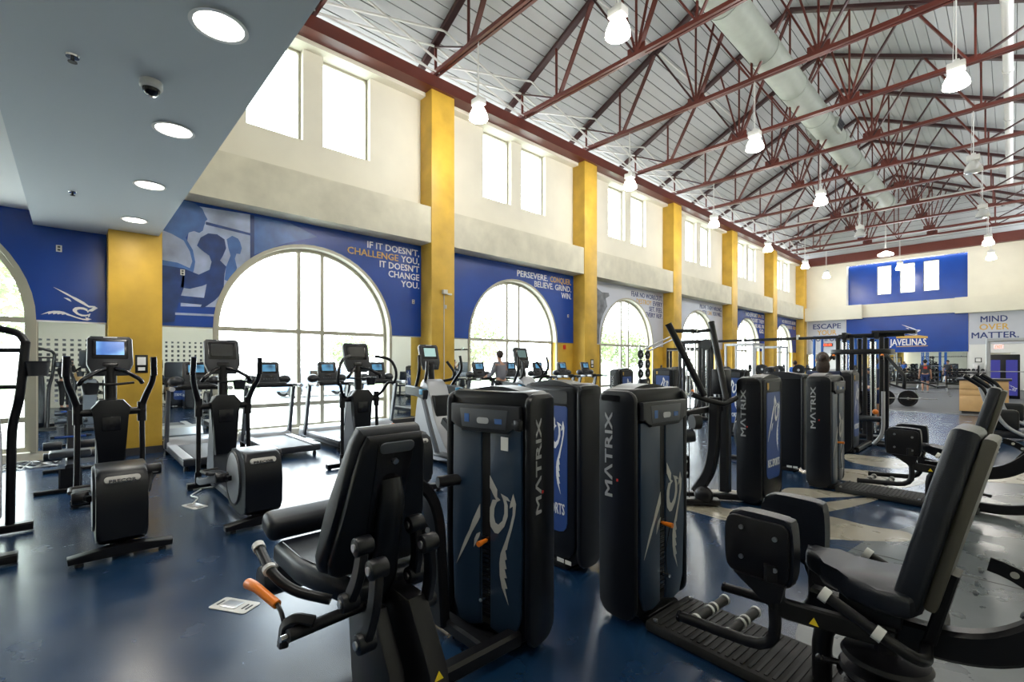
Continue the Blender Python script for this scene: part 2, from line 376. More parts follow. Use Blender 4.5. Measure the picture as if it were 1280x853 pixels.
wl_ = thing('wall_left', None, None, kind='structure')
def arch_pts(yc, r, z, n=28): return [(yc - r * math.cos(PI * k / n), z + r * math.sin(PI * k / n)) for k in range(n + 1)]
SPR = 2.36; AR = 1.95
def spandrel(y0, y1, yc, r, z0, z1, x0, x1):
    pts = [(y0, z0)] + arch_pts(yc, r, z0) + [(y1, z0), (y1, z1), (y0, z1)]
    return MB().prism(pts, (x0, 0, 0), (0, 1, 0), (0, 0, 1), (x1 - x0, 0, 0))
winn = 0
def make_pane(poly, x, par):
    return obj('pane', MB().prism(poly, (x, 0, 0), (0, 1, 0), (0, 0, 1), (-0.012, 0, 0)), GLASS, par)
for k in range(-1, 6):
    y0 = 1.2 + BAY * k; y1 = 0.45 + BAY * (k + 1); yc = (y0 + y1) / 2
    lower = CREAM if k in (-1, 0, 1) else GOLD
    xo = XW - 0.35
    obj('pier', B(xo, XW, y0 - 0.4, yc - AR, 0, SPR), lower, wl_)
    obj('pier', B(xo, XW, yc + AR, y1 + 0.4, 0, SPR), GOLD if k == 1 else lower, wl_)
    obj('window_sill', B(xo, XW + 0.02, yc - AR, yc + AR, 0, 0.14), CREAM, wl_)
    obj('spandrel', spandrel(y0 - 0.4, y1 + 0.4, yc, AR, SPR, 5.0, xo, XW), CREAM, wl_)
    obj('ledge', B(XW, CF - 0.03, y0 - 0.02, y1 + 0.02, 4.87, 5.83), CREAMT, wl_)
    obj('upper_wall', B(xo, XW, y0 - 0.4, y1 + 0.4, 5.0, 6.78), CREAM, wl_)
    for a, b in ((y0 - 0.4, yc - 1.42), (yc - 0.23, yc + 0.23), (yc + 1.42, y1 + 0.4)):
        obj('upper_wall', B(xo, XW, a, b, 6.78, 8.9), CREAM, wl_)
    obj('header', B(xo, -10.94, y0, y1, 8.9, 9.3), CREAM, wl_)
    if k >= 0: obj('baseboard', B(XW, XW + 0.015, y0, y1, 0, 0.13), BASEB, wl_)
    # arched window
    winn += 1
    w = thing('window_%d' % winn, None, None, kind='structure')
    xf = XW - 0.20
    ring = [(yc - AR, 0.14)] + arch_pts(yc, AR, SPR) + [(yc + AR, 0.14)]
    ri = AR - 0.075
    inner = [(yc - ri, 0.215)] + arch_pts(yc, ri, SPR) + [(yc + ri, 0.215)]
    mb = MB(); n_ = len(ring)
    A = [[mb.bm.verts.new((x, p[0], p[1])) for p in P] for x, P in ((xf + 0.04, ring), (xf + 0.04, inner), (xf - 0.05, inner), (xf - 0.05, ring))]
    for a, b in ((0, 1), (1, 2), (2, 3), (3, 0)):
        for i in range(n_): mb.bm.faces.new((A[a][i], A[a][(i + 1) % n_], A[b][(i + 1) % n_], A[b][i]))
    obj('frame', mb, FRAMEM, w)
    # outer cream casing
    ro = AR + 0.07
    C1 = [(yc - AR, 0.14)] + arch_pts(yc, AR, SPR); C1 += [(yc + AR, 0.14)]
    C2 = [(yc - ro, 0.14)] + arch_pts(yc, ro, SPR) + [(yc + ro, 0.14)]
    mb = MB()
    A = [[mb.bm.verts.new((x, p[0], p[1])) for p in P] for x, P in ((XW + 0.035, C1), (XW + 0.035, C2), (XW + 0.0, C2), (XW + 0.0, C1))]
    for a, b in ((0, 1), (1, 2), (2, 3), (3, 0)):
        for i in range(n_ - 1): mb.bm.faces.new((A[a][i], A[a][i + 1], A[b][i + 1], A[b][i]))
    obj('casing', mb, FRAMEM, w)
    mw = 0.27
    for s in (-1, 1):
        zt = SPR + math.sqrt(ri ** 2 - mw ** 2)
        obj('mullion', B(xf - 0.05, xf + 0.045, yc + s * mw - 0.045, yc + s * mw + 0.045, 0.2, zt), FRAMEM, w)
    for z in (0.68, SPR):
        obj('transom', B(xf - 0.05, xf + 0.048, yc - ri, yc + ri, z - 0.045, z + 0.045), FRAMEM, w)
    xg = xf
    for a, b in ((0.2, 0.66), (0.70, 2.34)):
        for p, q in ((yc - ri, yc - mw - .03), (yc - mw + .03, yc + mw - .03), (yc + mw + .03, yc + ri)):
            make_pane([(p, a), (q, a), (q, b), (p, b)], xg, w)
    for p, q in ((-ri + 0.01, -mw - .03), (-mw + .03, mw - .03), (mw + .03, ri - 0.01)):
        top = []
        for i in range(11):
            yy = q + (p - q) * i / 10
            top.append((yc + yy, SPR + 0.03 + max(0.001, math.sqrt(max(0, ri ** 2 - yy ** 2)) - 0.03)))
        make_pane([(yc + p, SPR + .025), (yc + q, SPR + .025)] + top, xg, w)
    portal('daylight_portal', (XW - 0.4, yc, 2.25), 3.95, 4.3, (0, -PI / 2, 0)).rotation_euler = (PI / 2, 0, -PI / 2)
    # clerestory windows
    for s in (-1, 1):
        winn += 1
        w = thing('window_%d' % winn, None, None, kind='structure')
        a, b = (yc + 0.23, yc + 1.42) if s > 0 else (yc - 1.42, yc - 0.23)
        mb = MB(); 
        for (p, q, r, t) in ((a, b, 6.78, 6.84), (a, b, 8.84, 8.9), (a, a + .06, 6.84, 8.84), (b - .06, b, 6.84, 8.84)):
            bx(mb, XW - 0.26, XW - 0.16, p, q, r, t)
        obj('frame', mb, FRAMEM, w)
        make_pane([(a + .05, 6.83), (b - .05, 6.83), (b - .05, 8.85), (a + .05, 8.85)], XW - 0.2, w)
    portal('daylight_portal', (XW - 0.4, yc, 7.84), 2.9, 2.2, (PI / 2, 0, -PI / 2))
for k in range(-1, 7):
    obj('column', B(XW - 0.2, CF, 0.45 + BAY * k, 1.2 + BAY * k, 0, 9.02, 0.008), GOLD, wl_, 'golden plaster column')
    obj('column_base', B(XW, CF + 0.015, 0.435 + BAY * k, 1.215 + BAY * k, 0, 0.13), BASEB, wl_)
struct(obj('trim_1', B(XW - 0.3, CF + 0.02, 1.15, LF, 9.02, 9.38), RUSTM))
obj('flange', B(XW - 0.3, CF + 0.10, 1.15, LF, 9.0, 9.03), RUSTM, bpy.data.objects['trim_1'])
# mirrors on the wall
def mirror(y0, y1, z1=SPR, label='', x=XW):
    o = obj('wall_mirror', B(x + 0.004, x + 0.016, y0, y1, 0.16, z1 - 0.03), MIRROR)
    return tag(o, label, 'mirror', 'mirrors on the window wall')
mirror(-0.42, 0.44, SPR, 'tall wall mirror left of the first golden column, reflecting the photographer')
mirror(1.21, 2.11, SPR, 'wall mirror between the golden column and the big arched window')
mirror(6.15, 7.02, SPR, 'wall mirror right of the big arched window, beside the second column')
mirror(7.80, 8.68, SPR, 'wall mirror just right of the second golden column, reflecting windows')
obj('frame_strip', B(XW, XW + 0.03, -0.44, 0.45, SPR - 0.03, SPR + 0.0), WHITE, wl_)

# murals
def mural(k, m, label):
    y0 = 1.2 + BAY * k; y1 = 0.45 + BAY * (k + 1); yc = (y0 + y1) / 2
    o = obj('wall_mural', spandrel(y0, y1, yc, AR + 0.07, SPR, 4.86, XW + 0.001, XW + 0.02), m)
    return tag(o, label, 'mural', 'printed panels over the arched windows')
def wtext(body, yr, z, h, m, par, w=None):
    return lettering(body, (XW + 0.02, yr, z), (0, 1, 0), (1, 0, 0), m, par, h, w, 'r')
def flat(name, poly, m, par, lay=0, label=None):
    return obj(name, MB().prism(poly, (XW + 0.02 + lay * 0.002, 0, 0), (0, 1, 0), (0, 0, 1), (0.002, 0, 0)), m, par, label)
mu = mural(-1, BLUE, 'royal blue wall panel with a silver hog-snout emblem beside the left arched window')
logo((XW + 0.02, -0.03, 2.66), (0, 1, 0), (1, 0, 0), 0.72, 0.55, TXTW, mu)
mu = mural(0, BLUE, "blue wall mural of boxing athletes reading IF IT DOESN'T CHALLENGE YOU")
flat('printed_room', [(1.75,4.78),(2.78,4.82),(2.78,3.87),(2.50,3.55),(2.32,3.12),(2.14,2.78),(1.55,2.75),(1.55,3.27),(1.65,4.0)], BLUEL, mu, 0)
flat('printed_wall_edge', [(2.78,4.82),(2.86,4.82),(2.86,3.95),(2.78,3.87)], BLUED, mu, 0)
flat('printed_sky', [(2.86,4.80),(3.6,4.80),(4.2,4.6),(3.5,4.33),(2.86,3.97)], BLUEM, mu, 0)
flat('printed_rail', [(1.97,4.50),(2.78,4.42),(2.78,4.37),(1.97,4.44)], BLUED, mu, 1)
flat('printed_athlete', [(2.34,4.21),(2.44,4.3),(2.55,4.26),(2.59,4.19),(2.62,4.07),(2.59,3.94),(2.52,3.94),(2.49,3.83),(2.53,3.64),(2.47,3.44),(2.36,3.34),(2.3,3.36),(2.33,3.64),(2.41,3.88),(2.37,4.03)], BLUEM, mu, 1)
flat('printed_athlete', [(1.82,3.99),(1.88,4.16),(2.01,4.27),(2.17,4.28),(2.3,4.2),(2.33,4.02),(2.27,3.85),(2.22,3.75),(2.33,3.64),(2.3,3.48),(2.28,3.11),(2.12,2.91),(1.96,2.77),(1.87,2.73),(1.93,2.89),(1.98,3.2),(2.03,3.51),(2.07,3.7),(2.03,3.82),(1.93,3.89),(1.87,3.94)], BLUED, mu, 2)
flat('printed_athlete', [(1.22,4.45),(1.30,4.70),(1.46,4.82),(1.6,4.85),(1.78,4.83),(1.91,4.75),(1.95,4.65),(2.0,4.55),(1.96,4.5),(1.96,4.46),(1.94,4.41),(1.92,4.31),(1.86,4.25),(1.77,4.27),(1.69,4.23),(1.63,4.11),(1.75,3.89),(1.79,3.66),(1.77,3.51),(1.74,3.38),(1.60,3.5),(1.22,3.5)], BLUEM, mu, 3)
flat('printed_shirt', [(1.22,4.20),(1.4,4.15),(1.6,4.05),(1.70,3.85),(1.74,3.66),(1.70,3.52),(1.5,3.6),(1.22,3.62)], BLUEL, mu, 4)
flat('printed_arm', [(1.6,3.5),(1.85,3.41),(2.06,3.55),(2.13,3.6),(2.25,3.63),(2.29,3.55),(2.26,3.42),(2.11,3.31),(1.91,3.19),(1.7,3.11),(1.55,3.12)], BLUED, mu, 4)
flat('printed_shorts', [(1.22,3.52),(1.62,3.5),(1.6,3.12),(1.52,2.85),(1.45,2.44),(1.22,2.40)], BLUED, mu, 4)
flat('printed_bench', [(1.53,2.96),(1.95,2.95),(1.93,2.81),(1.51,2.82)], BLUED, mu, 5)
flat('printed_rail', [(1.46,2.62),(2.16,2.63),(2.16,2.59),(1.46,2.575)], BLUEL, mu, 5)
for i, (t, w_) in enumerate((("IF IT DOESN'T,", 1.52), (None, 0), ("IT DOESN'T", 1.18), ("CHANGE", 0.93), ("YOU.", 0.56))):
    z = 4.56 - i * 0.222
    if t: wtext(t, 6.97, z, 0.165, TXTW, mu, w_)
    else:
        wtext("YOU,", 6.97, z, 0.165, TXTW, mu, 0.56); wtext("CHALLENGE", 6.33, z, 0.165, TXTG, mu, 1.40)
mu = mural(1, BLUE, 'blue wall mural reading PERSEVERE. CONQUER. BELIEVE. GRIND. WIN.')
ye = 13.48
wtext('CONQUER.', ye, 4.50, 0.20, TXTG, mu, 1.15); wtext('PERSEVERE.', ye - 1.27, 4.50, 0.20, TXTW, mu, 1.50)
wtext('BELIEVE. GRIND.', ye, 4.24, 0.20, TXTW, mu, 1.95); wtext('WIN.', ye, 3.98, 0.20, TXTW, mu, 0.55)
mu = mural(2, WPRINT, 'white wall mural reading FEAR NO WORKOUT DESTROY EVERY SET with a grey athlete photo')
flat('printed_athlete', [(14.5,4.75),(14.95,4.78),(15.1,4.55),(15.4,4.44),(15.85,4.46),(15.9,4.34),(15.65,4.22),(15.75,3.9),(15.5,3.6),(15.32,3.3),(15.24,3.0),(15.22,2.7),(15.2,2.38),(14.5,2.38)], GPRINT, mu, 0)
ye = 20.1
wtext('FEAR NO WORKOUT.', ye, 4.50, 0.21, TXTN, mu, 2.6); wtext('EVERY', ye, 4.22, 0.21, TXTN, mu, 0.82); wtext('DESTROY', ye - 0.95, 4.22, 0.21, TXTG, mu, 1.25)
wtext('SET. FEEL', ye, 3.95, 0.21, TXTN, mu, 1.15); wtext('EVERY REP.', ye, 3.68, 0.21, TXTN, mu, 1.45)
mu = mural(3, WPRINT, 'white wall mural reading PROVE THEM WRONG. YOU CAN. YOU WILL.')
ye = 26.65
wtext('PROVE THEM WRONG.', ye, 4.48, 0.21, TXTN, mu, 2.7); wtext('YOU WILL.', ye, 4.2, 0.21, TXTN, mu, 1.15); wtext('CAN.', ye - 1.25, 4.2, 0.21, TXTG, mu, 0.55); wtext('YOU', ye - 1.9, 4.2, 0.21, TXTN, mu, 0.5)
mu = mural(4, BLUE, 'blue wall mural with four short lines of white words')
ye = 33.2
wtext('OR', ye, 4.5, 0.24, TXTW, mu, 0.4); wtext('IN', ye - 0.5, 4.5, 0.24, TXTG, mu, 0.5); wtext('NO EFFORT', ye - 1.15, 4.5, 0.24, TXTW, mu, 1.9)
wtext('DOUBT THEM', ye, 4.18, 0.24, TXTW, mu, 2.2); wtext('BE ALL IN', ye, 3.86, 0.24, TXTW, mu, 1.5); wtext('GO.', ye, 3.54, 0.24, TXTW, mu, 0.8)
mu = mural(5, BLUE, 'blue wall mural with two lines of small words in the far corner bay')
ye = 39.8
wtext('NO SHORTCUTS. BELIEVE', ye, 4.45, 0.22, TXTW, mu, 3.0); wtext('GOLD', ye, 4.1, 0.22, TXTG, mu, 0.7); wtext('NOW HARDER IS', ye - 0.85, 4.1, 0.22, TXTW, mu, 2.0)
for y, z, lab in ((-0.42 + 0.25, 3.6, 'white outlet plate on the blue panel above the emblem'), (1.58, 3.42, 'white outlet plate on the printed athlete mural'), (6.78, 3.3, 'white outlet plate on the blue mural right of the arch, below the words'), (13.3, 3.35, 'white outlet plate on the PERSEVERE mural')):
    t = tag(obj('outlet_plate', MB().box((XW + 0.03, y, z), (0.012, 0.075, 0.115), 0.004), WHITEP), lab, 'outlet')
    obj('socket', MB().box((XW + 0.037, y, z + 0.025), (0.004, 0.035, 0.03)), DGREY, t); obj('socket', MB().box((XW + 0.037, y, z - 0.025), (0.004, 0.035, 0.03)), DGREY, t)

# far wall
wf = thing('wall_far', None, None, kind='structure')
def FB(name, x0, x1, z0, z1, m, y0=LF, y1=LF + 0.3, par=wf, label=None): return obj(name, B(x0, x1, y0, y1, z0, z1), m, par, label)
FB('wall_panel', -11.3, -8.2, 4.75, 9.0, CREAM); FB('wall_panel', -1.84, XR, 4.75, 9.0, CREAM)
FB('wall_panel', -8.2, -1.84, 8.55, 9.0, CREAM)
FB('recess_side', -8.2, -8.15, 5.0, 8.55, CREAM, LF, LF + 0.9); FB('recess_side', -1.89, -1.84, 5.0, 8.55, CREAM, LF, LF + 0.9)
FB('wall_panel', -10.9, -8.2, 0, 4.75, WALLW); FB('wall_panel', -8.2, -1.84, 0, 4.75, WALLW, LF + 0.02); FB('wall_panel', -1.84, -1.03, 0, 4.75, WALLW)
FB('wall_panel', 0.0, XR, 0, 4.75, WALLW); FB('wall_panel', -1.03, 0.0, 2.28, 4.75, WALLW)
# recessed upper blue wall with three windows
xs = [-8.15, -6.49, -5.69, -5.24, -4.45, -4.03, -3.24, -1.89]
for i in range(0, 8, 2): FB('recess_panel', xs[i], xs[i + 1], 6.36, 8.36, BLUE, LF + 0.6, LF + 0.8)
FB('recess_panel', -8.15, -1.89, 5.0, 6.36, BLUE, LF + 0.6, LF + 0.8); FB('recess_panel', -8.15, -1.89, 8.36, 8.6, BLUE, LF + 0.6, LF + 0.8)
for i in (1, 3, 5):
    winn += 1; w = thing('window_%d' % winn, None, None, kind='structure')
    mb = MB(); a, b = xs[i], xs[i + 1]
    for (p, q, r, t) in ((a, b, 6.36, 6.42), (a, b, 8.3, 8.36), (a, a + .05, 6.42, 8.3), (b - .05, b, 6.42, 8.3)): bx(mb, p, q, LF + 0.65, LF + 0.75, r, t)
    obj('frame', mb, FRAMEM, w); obj('pane', B(a + .04, b - .04, LF + 0.7, LF + 0.71, 6.4, 8.32), GLASS, w)
portal('daylight_portal', (-4.86, LF + 0.9, 7.36), 3.4, 2.1, (-PI / 2, 0, 0))
FB('ledge', CF, -7.2, 4.70, 5.68, CREAM, LF - 0.45, LF); FB('ledge', -7.2, -2.45, 4.78, 5.68, CREAM, LF - 0.15, LF + 0.6); FB('ledge', -2.45, XR, 4.70, 5.68, CREAM, LF - 0.45, LF)
struct(obj('trim_2', B(-11.3, XR, LF - 0.35, LF + 0.3, 8.8, 9.38), RUSTM))
gb = [(-11.6, 9.38), (XR + 0.4, 9.38), (XR + 0.4, 10.1), (-4.95, 13.4), (-11.6, 10.1)]
obj('gable', MB().prism(gb, (0, LF + 0.05, 0), (1, 0, 0), (0, 0, 1), (0, 0.25, 0)), mat('grey_gable_steel', (0.10, 0.10, 0.10), 0.6), wf)
for i in range(12):
    z = 9.45 + i * 0.31; hw = 6.3 if z < 10.1 else 6.3 - (z - 10.1) / 0.5
    if hw > 0.4: obj('gable_panel', B(-4.95 - hw, -4.95 + hw, LF + 0.02, LF + 0.05, z, z + 0.285), DECK, wf)
door = thing('door_1', None, None, kind='structure')
obj('door_leaf', B(-0.98, -0.05, LF + 0.12, LF + 0.17, 0, 2.22), CREAM, door); obj('door_frame', MB().box((-1.0, LF + .05, 1.14), (0.07, .16, 2.28)).box((-0.03, LF + .05, 1.14), (0.07, .16, 2.28)).box((-0.52, LF + .05, 2.25), (1.05, .16, 0.07)), WHITE, door)
obj('door_closer', B(-0.75, -0.35, LF + 0.04, LF + 0.12, 2.05, 2.13), STEEL, door)
def far_thing(name, o, label, cat, group=None): return tag(o, label, cat, group)
mf = tag(obj('wall_mural', B(-8.15, -1.86, LF - 0.02, LF + 0.02, 2.32, 4.78), BLUE), 'royal blue panel with the JAVELINAS team sign on the far wall', 'mural')
lettering('JAVELINAS', (-5.70, LF - 0.03, 2.78), (1, 0, 0), (0, -1, 0), TXTW, mf, 0.42, 1.88, 'l')
obj('sign_band', MB().prism([(-5.35, 3.26), (-3.75, 3.22), (-3.75, 3.34), (-4.2, 3.42), (-5.35, 3.42)], (0, LF - 0.03, 0), (1, 0, 0), (0, 0, 1), (0, 0.01, 0)), TXTG, mf)
obj('sign_band', MB().prism([(-5.35, 2.68), (-3.75, 2.70), (-3.75, 2.74), (-5.35, 2.72)], (0, LF - 0.03, 0), (1, 0, 0), (0, 0, 1), (0, 0.01, 0)), TXTG, mf)
logo((-4.72, LF - 0.02, 3.80), (1, 0, 0), (0, -1, 0), 1.25, 0.75, TXTW, mf)
def fpanel(x0, x1, z0, lab, lines):
    o = tag(obj('wall_mural', B(x0, x1, LF - 0.02, LF - 0.001, z0, 4.70), WPRINT), lab, 'mural')
    for body, xc, z, w_, m in lines: lettering(body, (xc, LF - 0.02, z), (1, 0, 0), (0, -1, 0), m, o, 0.36, w_, 'c')
fpanel(-10.55, -8.22, 2.3, 'white far-wall panel reading ESCAPE YOUR COMFORT in navy and gold', [('ESCAPE', -9.35, 4.12, 1.75, TXTN), ('YOUR', -9.35, 3.66, 1.2, TXTG), ('COMFORT', -9.35, 3.20, 2.0, TXTN)])
fpanel(-1.82, XR, 2.75, 'white far-wall panel reading MIND OVER MATTER. in navy and gold', [('MIND', -0.75, 4.10, 1.15, TXTN), ('OVER', -0.75, 3.62, 1.25, TXTG), ('MATTER.', -0.72, 3.12, 2.0, TXTN)])
t = tag(obj('wall_clock', MB().box((-9.28, LF - 0.06, 2.92), (0.62, 0.08, 0.22), 0.01), BLACK), 'red LED digital clock under the ESCAPE lettering', 'clock')
lettering('09:40', (-9.28, LF - 0.10, 2.85), (1, 0, 0), (0, -1, 0), LEDR, t, 0.15, 0.5, 'c')
tag(obj('wall_mirror', B(-7.95, -1.92, LF - 0.015, LF - 0.004, 0.35, 2.3), MIRROR), 'long mirror on the far wall behind the dumbbell racks', 'mirror')
winn += 1; w = thing('window_%d' % winn, None, None, kind='structure')
obj('frame', MB().box((-10.2, LF - 0.02, 1.5), (0.9, 0.05, 1.5)), FRAMEM, w); obj('pane', MB().box((-10.2, LF - 0.05, 1.5), (0.8, 0.01, 1.4)), mat('reflective_pane', (0.8, 0.85, 0.85), 0.03, 1.0), w)
t = tag(obj('exit_sign', MB().box((-0.55, LF - 0.03, 2.58), (0.42, 0.06, 0.24), 0.01), mat('exit_sign_face', (0.75, 0.6, 0.6), 0.4, emit=(1, 0.75, 0.75), es=0.5)), 'red lettered EXIT sign above the far doorway', 'exit sign')
lettering('EXIT', (-0.55, LF - 0.06, 2.50), (1, 0, 0), (0, -1, 0), LEDR, t, 0.16, 0.32, 'c')
t = tag(obj('picture_frame', MB().box((-1.42, LF - 0.02, 1.78), (0.3, 0.03, 0.28), 0.005), BLACK), 'small dark framed notice on the white far wall beside the doorway', 'frame')
obj('sheet', MB().box((-1.42, LF - 0.04, 1.78), (0.22, 0.01, 0.2)), WHITE, t)
t = thing('drinking_fountain', 'steel drinking fountain on the far wall behind the maple desk', 'drinking fountain', (-1.42, LF - 0.02, 0.9))
obj('back_panel', MB().box((0, -0.02, 0.3), (0.48, 0.04, 0.75), 0.01), STEEL, t); obj('basin', MB().box((0, -0.2, 0.05), (0.45, 0.34, 0.22), 0.03), STEEL, t); obj('spout', MB().cyl((0.1, -0.2, 0.15), (0.1, -0.2, 0.24), 0.02), CHROME, t)

# right wall, back wall, near gable
wr = thing('wall_right', None, None, kind='structure')
obj('wall_panel', B(XR, XR + 0.1, 5.2, LF + .3, 0, 9.4), CREAM, wr)
obj('wall_panel', B(XR, XR + 0.1, -7.2, 5.2, 2.75, 9.4), CREAM, wr)
obj('wall_panel', B(XR + 0.55, XR + 0.65, -7.2, 5.2, 0, 2.75), DGREY, wr)
obj('wall_panel', B(XR, XR + 0.1, -7.2, -1.15, 0, 2.75), CREAM, wr); obj('wall_panel', B(XR, XR + 0.1, 0.5, 2.7, 0, 2.75), CREAM, wr); obj('wall_panel', B(XR, XR + 0.1, 4.5, 5.2, 0, 2.75), CREAM, wr)
for y0, y1, n in ((-1.15, 0.5, 8), (2.7, 4.5, 9)):
    mb = MB(); bx(mb, XR, XR + 0.1, y0, y1, 0, 0.12); bx(mb, XR, XR + 0.1, y0, y1, 2.5, 2.75)
    p = (y1 - y0) / n
    for i in range(n + 1): bx(mb, XR, XR + 0.1, max(y0, y0 + p * i - 0.055), min(y1, y0 + p * i + 0.055), 0.12, 2.5)
    zz = 0.12
    while zz < 2.5: bx(mb, XR + 0.002, XR + 0.098, y0, y1, zz, zz + 0.085); zz += 0.185
    o = obj('block_screen', mb, CREAM, wr, 'pierced block screen')
struct(obj('trim_3', B(XR - 0.05, XR + 0.4, 1.15, LF, 9.02, 9.38), RUSTM))
struct(obj('wall_back', B(-11.6, XR + 0.6, -7.3, -7.2, 0, 4.3), CREAM))
wn_ = struct(obj('wall_near', B(-11.6, XR + 0.1, 1.0, 1.15, 4.1, 9.4), CREAM))
obj('gable', MB().prism([(-11.6, 9.4), (XR + .1, 9.4), (XR + .4, 10.1), (-4.95, 13.4), (-11.6, 10.1)], (0, 1.0, 0), (1, 0, 0), (0, 0, 1), (0, 0.15, 0)), CREAM, wn_)
# low ceiling and soffit
cl = struct(obj('ceiling', B(-11.6, XR + 0.1, -7.2, -0.4, 4.18, 4.4), CEILW))
so = struct(obj('soffit', B(XW, XR + 0.1, -0.48, 1.15, 3.95, 4.25), CEILM))

# downlights, camera dome, sprinklers
def downlight(x, lab):
    t = thing('downlight', lab, 'ceiling light', (x, 0.73, 3.95), group='recessed downlights in the soffit')
    obj('trim_ring', MB().lathe([(0.150, 0.0), (0.172, -0.004), (0.178, -0.012), (0.150, -0.012), (0.145, 0.0)], n=32), WHITE, t)
    obj('lens', MB().lathe([(0.0, -0.009), (0.148, -0.009), (0.148, 0.0), (0, 0)], n=32), DOWNG, t)
    d = bpy.data.lights.new('downlight_glow', 'AREA'); d.shape = 'DISK'; d.size = 0.28; d.energy = 22; d.color = (1, 0.95, 0.85)
    o = bpy.data.objects.new('downlight_glow', d); col.objects.link(o); o.parent = t; o.location = (0, 0, -0.02)
for x, lab in ((-3.7, 'round recessed downlight, largest and nearest one in the soffit'), (-5.67, 'second recessed downlight along the soffit, beside the dome camera'), (-7.65, 'third recessed downlight along the soffit'), (-9.68, 'recessed downlight closest to the golden column'), (-1.7, 'recessed downlight in the soffit above the photographer')): downlight(x, lab)
t = thing('dome_camera', 'small white dome security camera hanging under the soffit', 'security camera', (-4.82, 0.47, 3.95))
obj('housing', MB().lathe([(0, 0), (0.075, 0), (0.08, -0.05), (0.07, -0.065), (0, -0.065)], n=24), WHITEP, t); obj('dome', MB().lathe([(0.062, -0.06), (0.055, -0.09), (0.035, -0.113), (0, -0.12)], n=24), GLOSSB, t)
for x, lab in ((-4.82, 'small dark sprinkler head in the soffit left of the dome camera'), (-8.67, 'small dark sprinkler head in the soffit far end, near the wall')):
    t = thing('sprinkler', lab, 'sprinkler', (x, 0.0, 3.95))
    obj('escutcheon', MB().lathe([(0, 0), (0.045, 0), (0.04, -0.012), (0, -0.012)], n=18), CHROME, t); obj('sprinkler_head', MB().cyl((0, 0, -0.01), (0, 0, -0.045), 0.012).cyl((0, 0, -0.045), (0, 0, -0.05), 0.028), DGREY, t)

# ---------------- roof ----------------
RX = -4.95
def zt(x): return 10.3 + 0.49 * ((x + 10.7) if x < RX else (0.8 - x))
roof = thing('roof', 'pale grey ribbed metal roof deck', None, kind='structure')
sl = math.atan(0.49); zr = zt(RX) + 0.14
L = 6.9 / math.cos(sl)
for s in (-1, 1):
    R = rotm(0, -s * -sl if s > 0 else -sl, 0)
    obj('roof_slab', MB().box((RX + s * 6.9 / 2, 20.9, zr + 0.09 - 0.49 * 6.9 / 2), (L + 0.1, 40.6, 0.05), R=rotm(0, s * sl, 0)), DARKGAP, roof)
    n = 26; w_ = L / n
    me = None
    for i in range(n):
        dd = (i + 0.5) * w_
        if me is None:
            me = MB().box((0, 0, 0), (w_ - 0.022, 40.4, 0.03)).mesh('deck_panel'); me.materials.append(DECK)
        o = bpy.data.objects.new('deck_panel', me); col.objects.link(o); o.parent = roof
        o.location = (RX + s * dd * math.cos(sl), 20.9, zr - dd * math.sin(sl) + 0.03 + (0.006 if i % 2 else 0)); o.rotation_euler = (0, s * sl, 0)
def member(a, b, w_, h, m): return MB().tube([a, b], 0.1, sq=(w_, h)), m
protot = None
def truss():
    t = thing('roof_truss', None, None, kind='structure')
    zb = 9.47
    c = RX
    bc = MB()
    for s in (-0.055, 0.055): bc.box((c, s, zb), (11.95, 0.075, 0.10))
    for i in range(12): bc.box((c - 5.3 + i * 0.96, 0, zb), (0.05, 0.05, 0.06))
    obj('bottom_chord', bc, RUSTM, t)
    for s in (-1, 1):
        obj('top_chord', MB().tube([(c + s * 6.5, 0, zt(c + 6.5) - 0.0), (c, 0, zt(c))], .1, sq=(0.20, 0.12)), RUSTD, t)
        X = lambda d: c + s * d
        def wb(a, b, w_=0.075, m=RUSTM): obj('web_member', MB().tube([a, b], .1, sq=(w_, 0.05)), m, t)
        wb((X(5.75), 0, zb), (X(5.75), 0, zt(X(5.75))))
        wb((X(5.75), 0, zt(X(5.75)) - 0.1), (X(4.28), 0, zb), 0.09, RUSTD)
        wb((X(4.3), 0, zb), (X(4.3), 0, zt(X(4.3))))
        wb((X(4.2), 0, zb), (X(2.95), 0, zt(X(2.95))), 0.14)
        wb((X(2.95), 0, zt(X(2.95))), (X(1.6), 0, zb), 0.09, RUSTD)
        wb((X(1.6), 0, zb), (X(1.6), 0, zt(X(1.6))), 0.06)
        wb((X(1.55), 0, zb), (X(0), 0, zt(X(0)) - 0.1), 0.15)
        wb((X(1.6), 0, zb), (X(0.75), 0, zt(X(0.75))), 0.07)
        wb((X(0.0), 0, zb), (X(1.6), 0, zt(X(1.6)) - 0.1), 0.08)
        wb((X(1.6), 0, zb), (X(2.25), 0, zt(X(2.25))), 0.06)
        obj('gusset_plate', MB().box((X(1.6), 0, zb + 0.1), (0.5, 0.03, 0.3)), RUSTM, t)
        obj('gusset_plate', MB().box((X(4.25), 0, zb + 0.06), (0.3, 0.03, 0.16)), RUSTM, t)
    obj('web_member', MB().tube([(c, 0, zb), (c, 0, zt(c))], .1, sq=(0.07, 0.05)), RUSTM, t)
    return t
t0 = truss(); t0.location = (0, 3.9, 0)
for i in range(1, 11): dup(t0, loc=(0, 3.9 + 3.29 * i, 0))
dup(t0, loc=(0, 38.4, 0))
